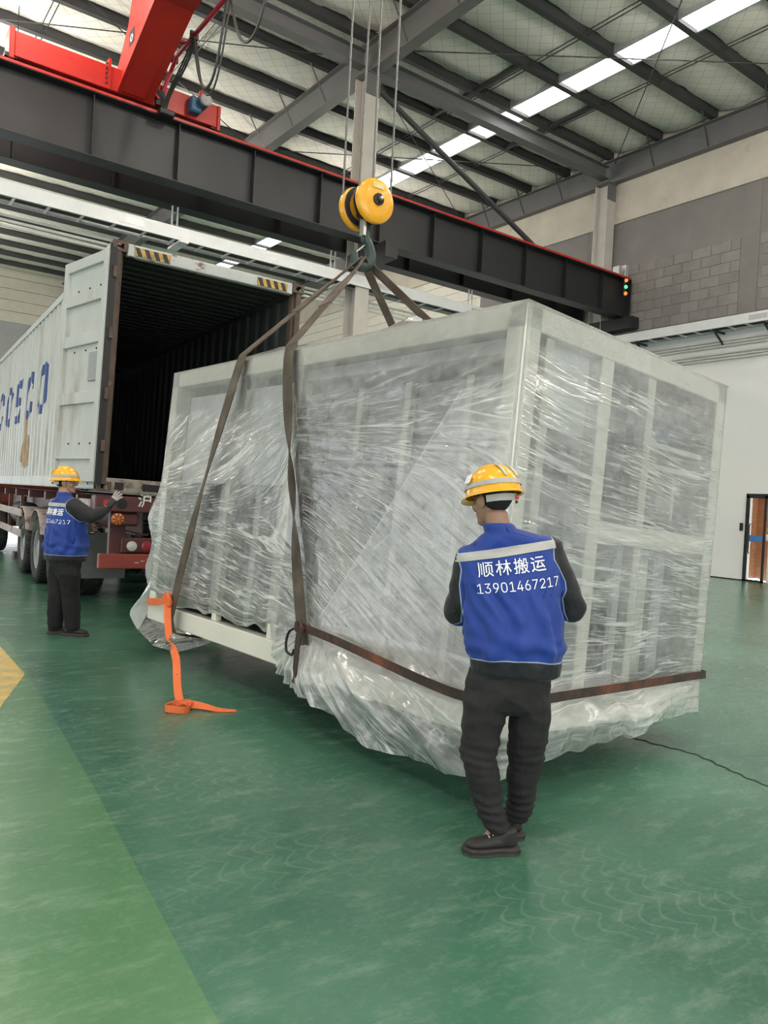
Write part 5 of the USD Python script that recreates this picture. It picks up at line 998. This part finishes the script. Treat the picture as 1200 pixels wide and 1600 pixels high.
def hairpiece(p, Mh, mat):
    m = m3.Manifold.hull_points(((ICO*np.array((.0785, .0975, .096)))+np.array((0, -.013, .028)))@Mh[:3, :3].T+Mh[:3, 3]); t = finish(m, .009, 2)
    q = (t.vertices-Mh[:3, 3])@Mh[:3, :3]; keep = (q[:, 2] > -.058+.5*np.maximum(q[:, 1]+.03, 0)) & (q[:, 1] < .035)
    t.update_faces(keep[t.faces].all(1)); t.remove_unreferenced_vertices(); part(p, 'hair', t, mat, True)
hairpiece(p1, Mh, m_hair); helmet(p1, Mh, math.radians(-4))
hem, wai, che, upp = ell((-.005, .02, .82), (.205, .145, .05)), ell((-.012, .015, .94), (.232, .165, .075)), ell((-.035, .03, 1.16), (.222, .145, .09)), ell((-.06, .05, 1.325), (.20, .122, .065))
nb, col = ell((-.09, .058, 1.435), (.078, .078, .035)), ell((-.115, .058, 1.478), (.070, .072, .014))
jk = chain([hem, wai, che, upp])+hull(upp, ell(shL, (.075, .085, .065)), che)+hull(upp, ell(shR, (.075, .085, .06)), che)+hull(ell(shL, .062), ell(shR, .062), nb)+hull(nb, col)
slv = chain([ell(shL, (.078, .085, .07)), ell(elL, .065), ell((wrL[0], wrL[1]-.03, wrL[2]), .05)])+chain([ell(shR, (.08, .085, .072)), ell(elR, .068), ell((wrR[0], wrR[1]-.03, wrR[2]), .05)])
jt = finish(jk+slv, .010, 6, .017, 8, 3)
def drape(t, c, k=1.0, seed=0):
    v = t.vertices; a = np.arctan2(v[:, 1]-c[1], v[:, 0]-c[0]); z = v[:, 2]; n = noise(np.c_[a*2, z*4, z*0]+seed, seed)
    s = np.sin(a*9+n*7+z*6)*sm(z, 1.30, 1.0)*sm(z, .84, .90)+.8*np.sin(z*62+a*3+n*6)*np.exp(-((z-.93)/.05)**2)+.7*np.sin((z+a*.25)*55+n*5)*np.exp(-((z-1.12)/.10)**2)*(.5+.5*np.sin(a*2))
    t.vertices = v+t.vertex_normals*(k*.0095*s)[:, None]
drape(jt, (-.03, .03), 1.0, 2)
def dark1(v):
    u, w, z = v.T; dR = u-np.interp(z, [1.02, 1.05, 1.09, 1.16, 1.20, 1.24, 1.30, 1.34, 1.5], [.40, .24, .218, .20, .212, .205, .170, .142, .138]); dL = np.interp(z, [.98, 1.02, 1.08, 1.2, 1.27, 1.32], [-.36, -.265, -.268, -.287, -.283, -.30])-u
    hemd = .862+.02*np.cos(u*7)-z
    arm = np.where((w > .19) & (z < 1.25) & (z > .9), .02, -1)
    return np.maximum.reduce([dR, dL, hemd, arm])
j1 = part(p1, 'jacket', jt, m_jacket, True, label='blue work jacket with black sleeves and hem', prim={'dark': dark1(jt.vertices)})
def onback(poly, c, ang, target, d=(0, 1, 0)):
    v, f = flat(poly); ca, sa = math.cos(ang), math.sin(ang); v = np.c_[c[0]+v[:, 0]*ca-v[:, 1]*sa, c[1]+v[:, 0]*sa+v[:, 1]*ca]; return conform(v, f, target, .0045, d)
P, f_ = onback(sbox(-.235, -.019, .225, .019), (-.078, 1.366), .20, jt); part(j1, 'reflective_stripe', (P, f_), m_refl, True)
tp = textpoly('顺林搬运', .074, .06); b_ = tp.bounds
for k_, ch in enumerate('顺林搬运'):
    g = textpoly(ch, .068); gb = g.bounds; g = shapely.affinity.translate(g, -(gb[0]+gb[2])/2+(k_-1.5)*.0795, -.034)
    P, f_ = onback(g.buffer(-.0003), (-.056, 1.278), .165, jt); part(j1, 'lettering', (P, f_), m_text, True)
def digits(s, h):
    m = meshkit.text_mesh(s, h, .001); q = m.vertices; fn = m.face_normals[:, 2] > .9; return q[:, :2], m.faces[fn]
v_, f_ = digits('13901467217', .043); v_ = (v_-[v_[:, 0].mean(), .021])*[.92, 1]
ca, sa = math.cos(.15), math.sin(.15); v3, f3 = trimesh.remesh.subdivide_to_size(np.c_[v_, v_[:, 0]*0], f_, .02); v_ = v3[:, :2]
P, f_ = conform(np.c_[-.055+v_[:, 0]*ca-v_[:, 1]*sa, 1.214+v_[:, 0]*sa+v_[:, 1]*ca], f3, jt, .0045); part(j1, 'phone_number', (P, f_), m_text, True)
tz = chain([ell((-.01, .03, .85), (.18, .125, .03)), ell((-.03, .03, .735), (.192, .14, .06))])
tz = tz+hull(ell((-.03, .03, .735), (.185, .14, .06)), ell((-.13, .02, .66), (.098, .12, .06)), ell((.075, .04, .67), (.092, .12, .06)))
tz = tz+chain([ell((-.13, .02, .66), (.105, .12, .06)), ell(kL, (.082, .085, .08)), ell((-.108, -.01, .25), (.066, .07, .06)), ell((-.054, -.022, .105), (.055, .062, .03))])
tz = tz+chain([ell((.075, .04, .67), (.10, .12, .06)), ell(kR, (.080, .085, .08)), ell((.077, .095, .27), (.068, .07, .06)), ell((.066, .128, .105), (.056, .062, .03))])
tt_ = finish(tz, .010, 5, .020, 10, 9)
v = tt_.vertices; bunch = np.exp(-((v[:, 2]-.17)/.09)**2)+.5*np.exp(-((v[:, 2]-.44)/.09)**2); tt_.vertices = v+tt_.vertex_normals*(bunch*.006*np.sin(v[:, 2]*150+6*noise(v*9, 4)))[:, None]
part(p1, 'trousers', tt_, m_trous, True, label='charcoal work trousers')
shoe(p1, (.035, -.035), (-.205, -.075), 0, 'dark low work shoe', True); shoe(p1, (.066, .09), (-.01, .345), 0)

# --- worker at the container end, seen from behind and the side
p2 = thing('person', 'person in blue jacket and black trousers raising a gloved hand by the container end', 'person', frame((2.08, 8.42, 0), RUV))
yw = -math.radians(38); R2 = rotz(yw); B = lambda x, y, z: tuple(R2@np.array([x, y, 0])+np.array([.0, 0, z]))
Mh2 = frame(np.array((-.045, .03, 1.60)), rotz(-math.radians(76))@rotx(math.radians(2)))
e2 = lambda c, r: ell(c, r, yw)
sR, eR, wR = B(.165, -.02, 1.355), (.315, -.15, 1.25), (.435, -.02, 1.365)
sL, eL, wL = B(-.195, -.02, 1.34), B(-.24, .08, 1.08), B(-.17, .30, 1.10)
body = head_solid(Mh2)+hull(ell((-.05, .02, 1.53), (.055, .055, .03)), ell((-.035, .01, 1.42), (.062, .062, .03)))
body = body+hull(e2(B(-.02, 0, 1.31), (.13, .06, .05)), e2(B(0, .02, 1.05), (.15, .11, .06)))+hull(e2(B(0, .02, 1.05), (.16, .12, .06)), e2(B(0, .01, .75), (.15, .11, .06)))+hull(ell((-.035, .01, 1.42), .05), e2(B(-.02, 0, 1.31), (.13, .06, .05)))
body = body+chain([ell(sR, .045), ell(eR, .042), ell(wR, .028)])+chain([ell(sL, .045), ell(eL, .042), ell(wL, .028)])
hd = ((.55, .18, .85), (.5, .75, -.25))
body = body+hand(wR, hd[0], hd[1], 1, 1.0, .08, .30)+hand(wL, B(.1, 1, .2), B(.9, 0, .1), 1, .94)
fL, fR = (-.075, .02), (.13, -.03)
body = body+chain([ell(B(-.1, .0, .72), .085), ell((-.06, .0, .42), .058), ell((*fL, .09), .038), ell((fL[0]+.06, fL[1]+.03, .05), .03)])+chain([ell(B(.1, .0, .72), .085), ell((.10, -.04, .42), .058), ell((*fR, .09), .038), ell((fR[0]+.06, fR[1], .05), .03)])
part(p2, 'body', finish(body, .009, 4), m_skin, True)
hairpiece(p2, Mh2, m_hair); helmet(p2, Mh2, math.radians(2))
for w_, d_, s_, nm in ((wR, hd, 1, 'R'), (wL, (B(.1, 1, .2), B(.9, 0, .1)), 1, 'L')):
    g = finish(hand(w_, d_[0], d_[1], s_, 1.2 if nm == 'R' else 1.1, .08 if nm == 'R' else .35, .30)+hull(ell(w_, .036), ell(np.array(w_)-unit(d_[0])*.05, .038)), .006, 3)
    tip = ((g.vertices-np.array(w_))@unit(d_[0])); gl = part(p2, 'glove', g, M('dark_glove_'+nm, (.03, .03, .035), .8), True, label='dark grey work glove')
    if nm == 'R':
        fm = tip[g.faces].mean(1) > .10; t2 = trimesh.Trimesh(g.vertices+g.vertex_normals*.0012, g.faces[fm], process=False); t2.remove_unreferenced_vertices(); part(gl, 'finger_ends', t2, M('pale_glove_coating', (.42, .37, .36), .7), True, label='paler worn finger ends')
hem, bel, che, upp = e2(B(0, .01, .80), (.215, .20, .045)), e2(B(0, .01, .95), (.232, .215, .08)), e2(B(0, .0, 1.17), (.228, .175, .09)), e2(B(-.01, -.02, 1.325), (.195, .125, .06))
nb, col = ell((-.03, .0, 1.43), (.082, .082, .035)), ell((-.045, .015, 1.485), (.068, .070, .012))
jk = chain([hem, bel, che, upp])+hull(upp, ell(sR, .075), che)+hull(upp, ell(sL, .075), che)+hull(ell(sL, .062), ell(sR, .062), nb)+hull(nb, col)
sl2 = [chain([ell(sR, .082), ell(eR, .066), ell(tuple(np.array(wR)-unit(hd[0])*.035), .046)]), chain([ell(sL, .08), ell(eL, .064), ell(wL, .048)])]
jt2 = finish(jk+sl2[0]+sl2[1], .011, 6, .018, 7, 6)
drape(jt2, (0, 0), 1.2, 5)
def seg_d(v, a, b):
    a, b = np.array(a), np.array(b); t = np.clip(((v-a)@(b-a))/((b-a)@(b-a)), 0, 1); return np.linalg.norm(v-a-t[:, None]*(b-a), axis=1), t
def dark2(v):
    z = v[:, 2]; bx = v@(R2@np.array([1., 0, 0]))
    def sl(a, b, c): return np.minimum(seg_d(v, a, b)[0], seg_d(v, b, c)[0])
    oR = np.array(sR)+R2@np.array([.035, 0, -.01]); oL = np.array(sL)+R2@np.array([-.035, 0, -.01])
    return np.maximum.reduce([.098-sl(oR, eR, wR), .098-sl(oL, eL, wL), .84-z])
j2 = part(p2, 'jacket', jt2, m_jacket, True, label='blue work jacket with dark sleeves and hem', prim={'dark': dark2(jt2.vertices)})
bd = R2@np.array([0, 1., 0])
P, f_ = onback(sbox(-.19, -.018, .175, .018), (.0, 1.36), .0, jt2, bd); part(j2, 'reflective_stripe', (P, f_), m_refl, True)
for k_, ch in enumerate('顺林搬运'):
    g = textpoly(ch, .070); gb = g.bounds; g = shapely.affinity.translate(g, -(gb[0]+gb[2])/2+(k_-1.5)*.080, -.035)
    P, f_ = onback(g.buffer(.0015), (.0, 1.265), 0, jt2, bd); part(j2, 'lettering', (P, f_), m_text, True)
v_, f_ = digits('13901467217', .042); v_ = (v_-[v_[:, 0].mean(), .021])*[.92, 1]; v3, f3 = trimesh.remesh.subdivide_to_size(np.c_[v_, v_[:, 0]*0], f_, .02)
P, f_ = conform(np.c_[v3[:, 0], 1.19+v3[:, 1]], f3, jt2, .0045, bd); part(j2, 'phone_number', (P, f_), m_text, True)
tz = chain([e2(B(0, .01, .84), (.185, .155, .03)), e2(B(0, .01, .72), (.19, .15, .06))])+hull(e2(B(0, .01, .72), (.185, .15, .06)), ell(B(-.1, .0, .66), .11), ell(B(.1, .0, .66), .11))
tz = tz+chain([ell(B(-.1, .0, .66), (.115, .115, .06)), ell((-.06, .0, .42), (.092, .09, .08)), ell((*fL, .08), (.075, .078, .03))])+chain([ell(B(.1, .0, .66), (.115, .115, .06)), ell((.10, -.04, .42), (.092, .09, .08)), ell((*fR, .08), (.075, .078, .03))])
part(p2, 'trousers', finish(tz, .012, 5, .012, 12, 12), m_black_tr, True, label='black trousers')
shoe(p2, (fL[0]-.06, fL[1]-.02), (fL[0]+.16, fL[1]+.08), 0, 'dark work shoe'); shoe(p2, (fR[0]-.09, fR[1]-.01), (fR[0]+.165, fR[1]+.0), 0, 'dark work shoe, nearer foot')
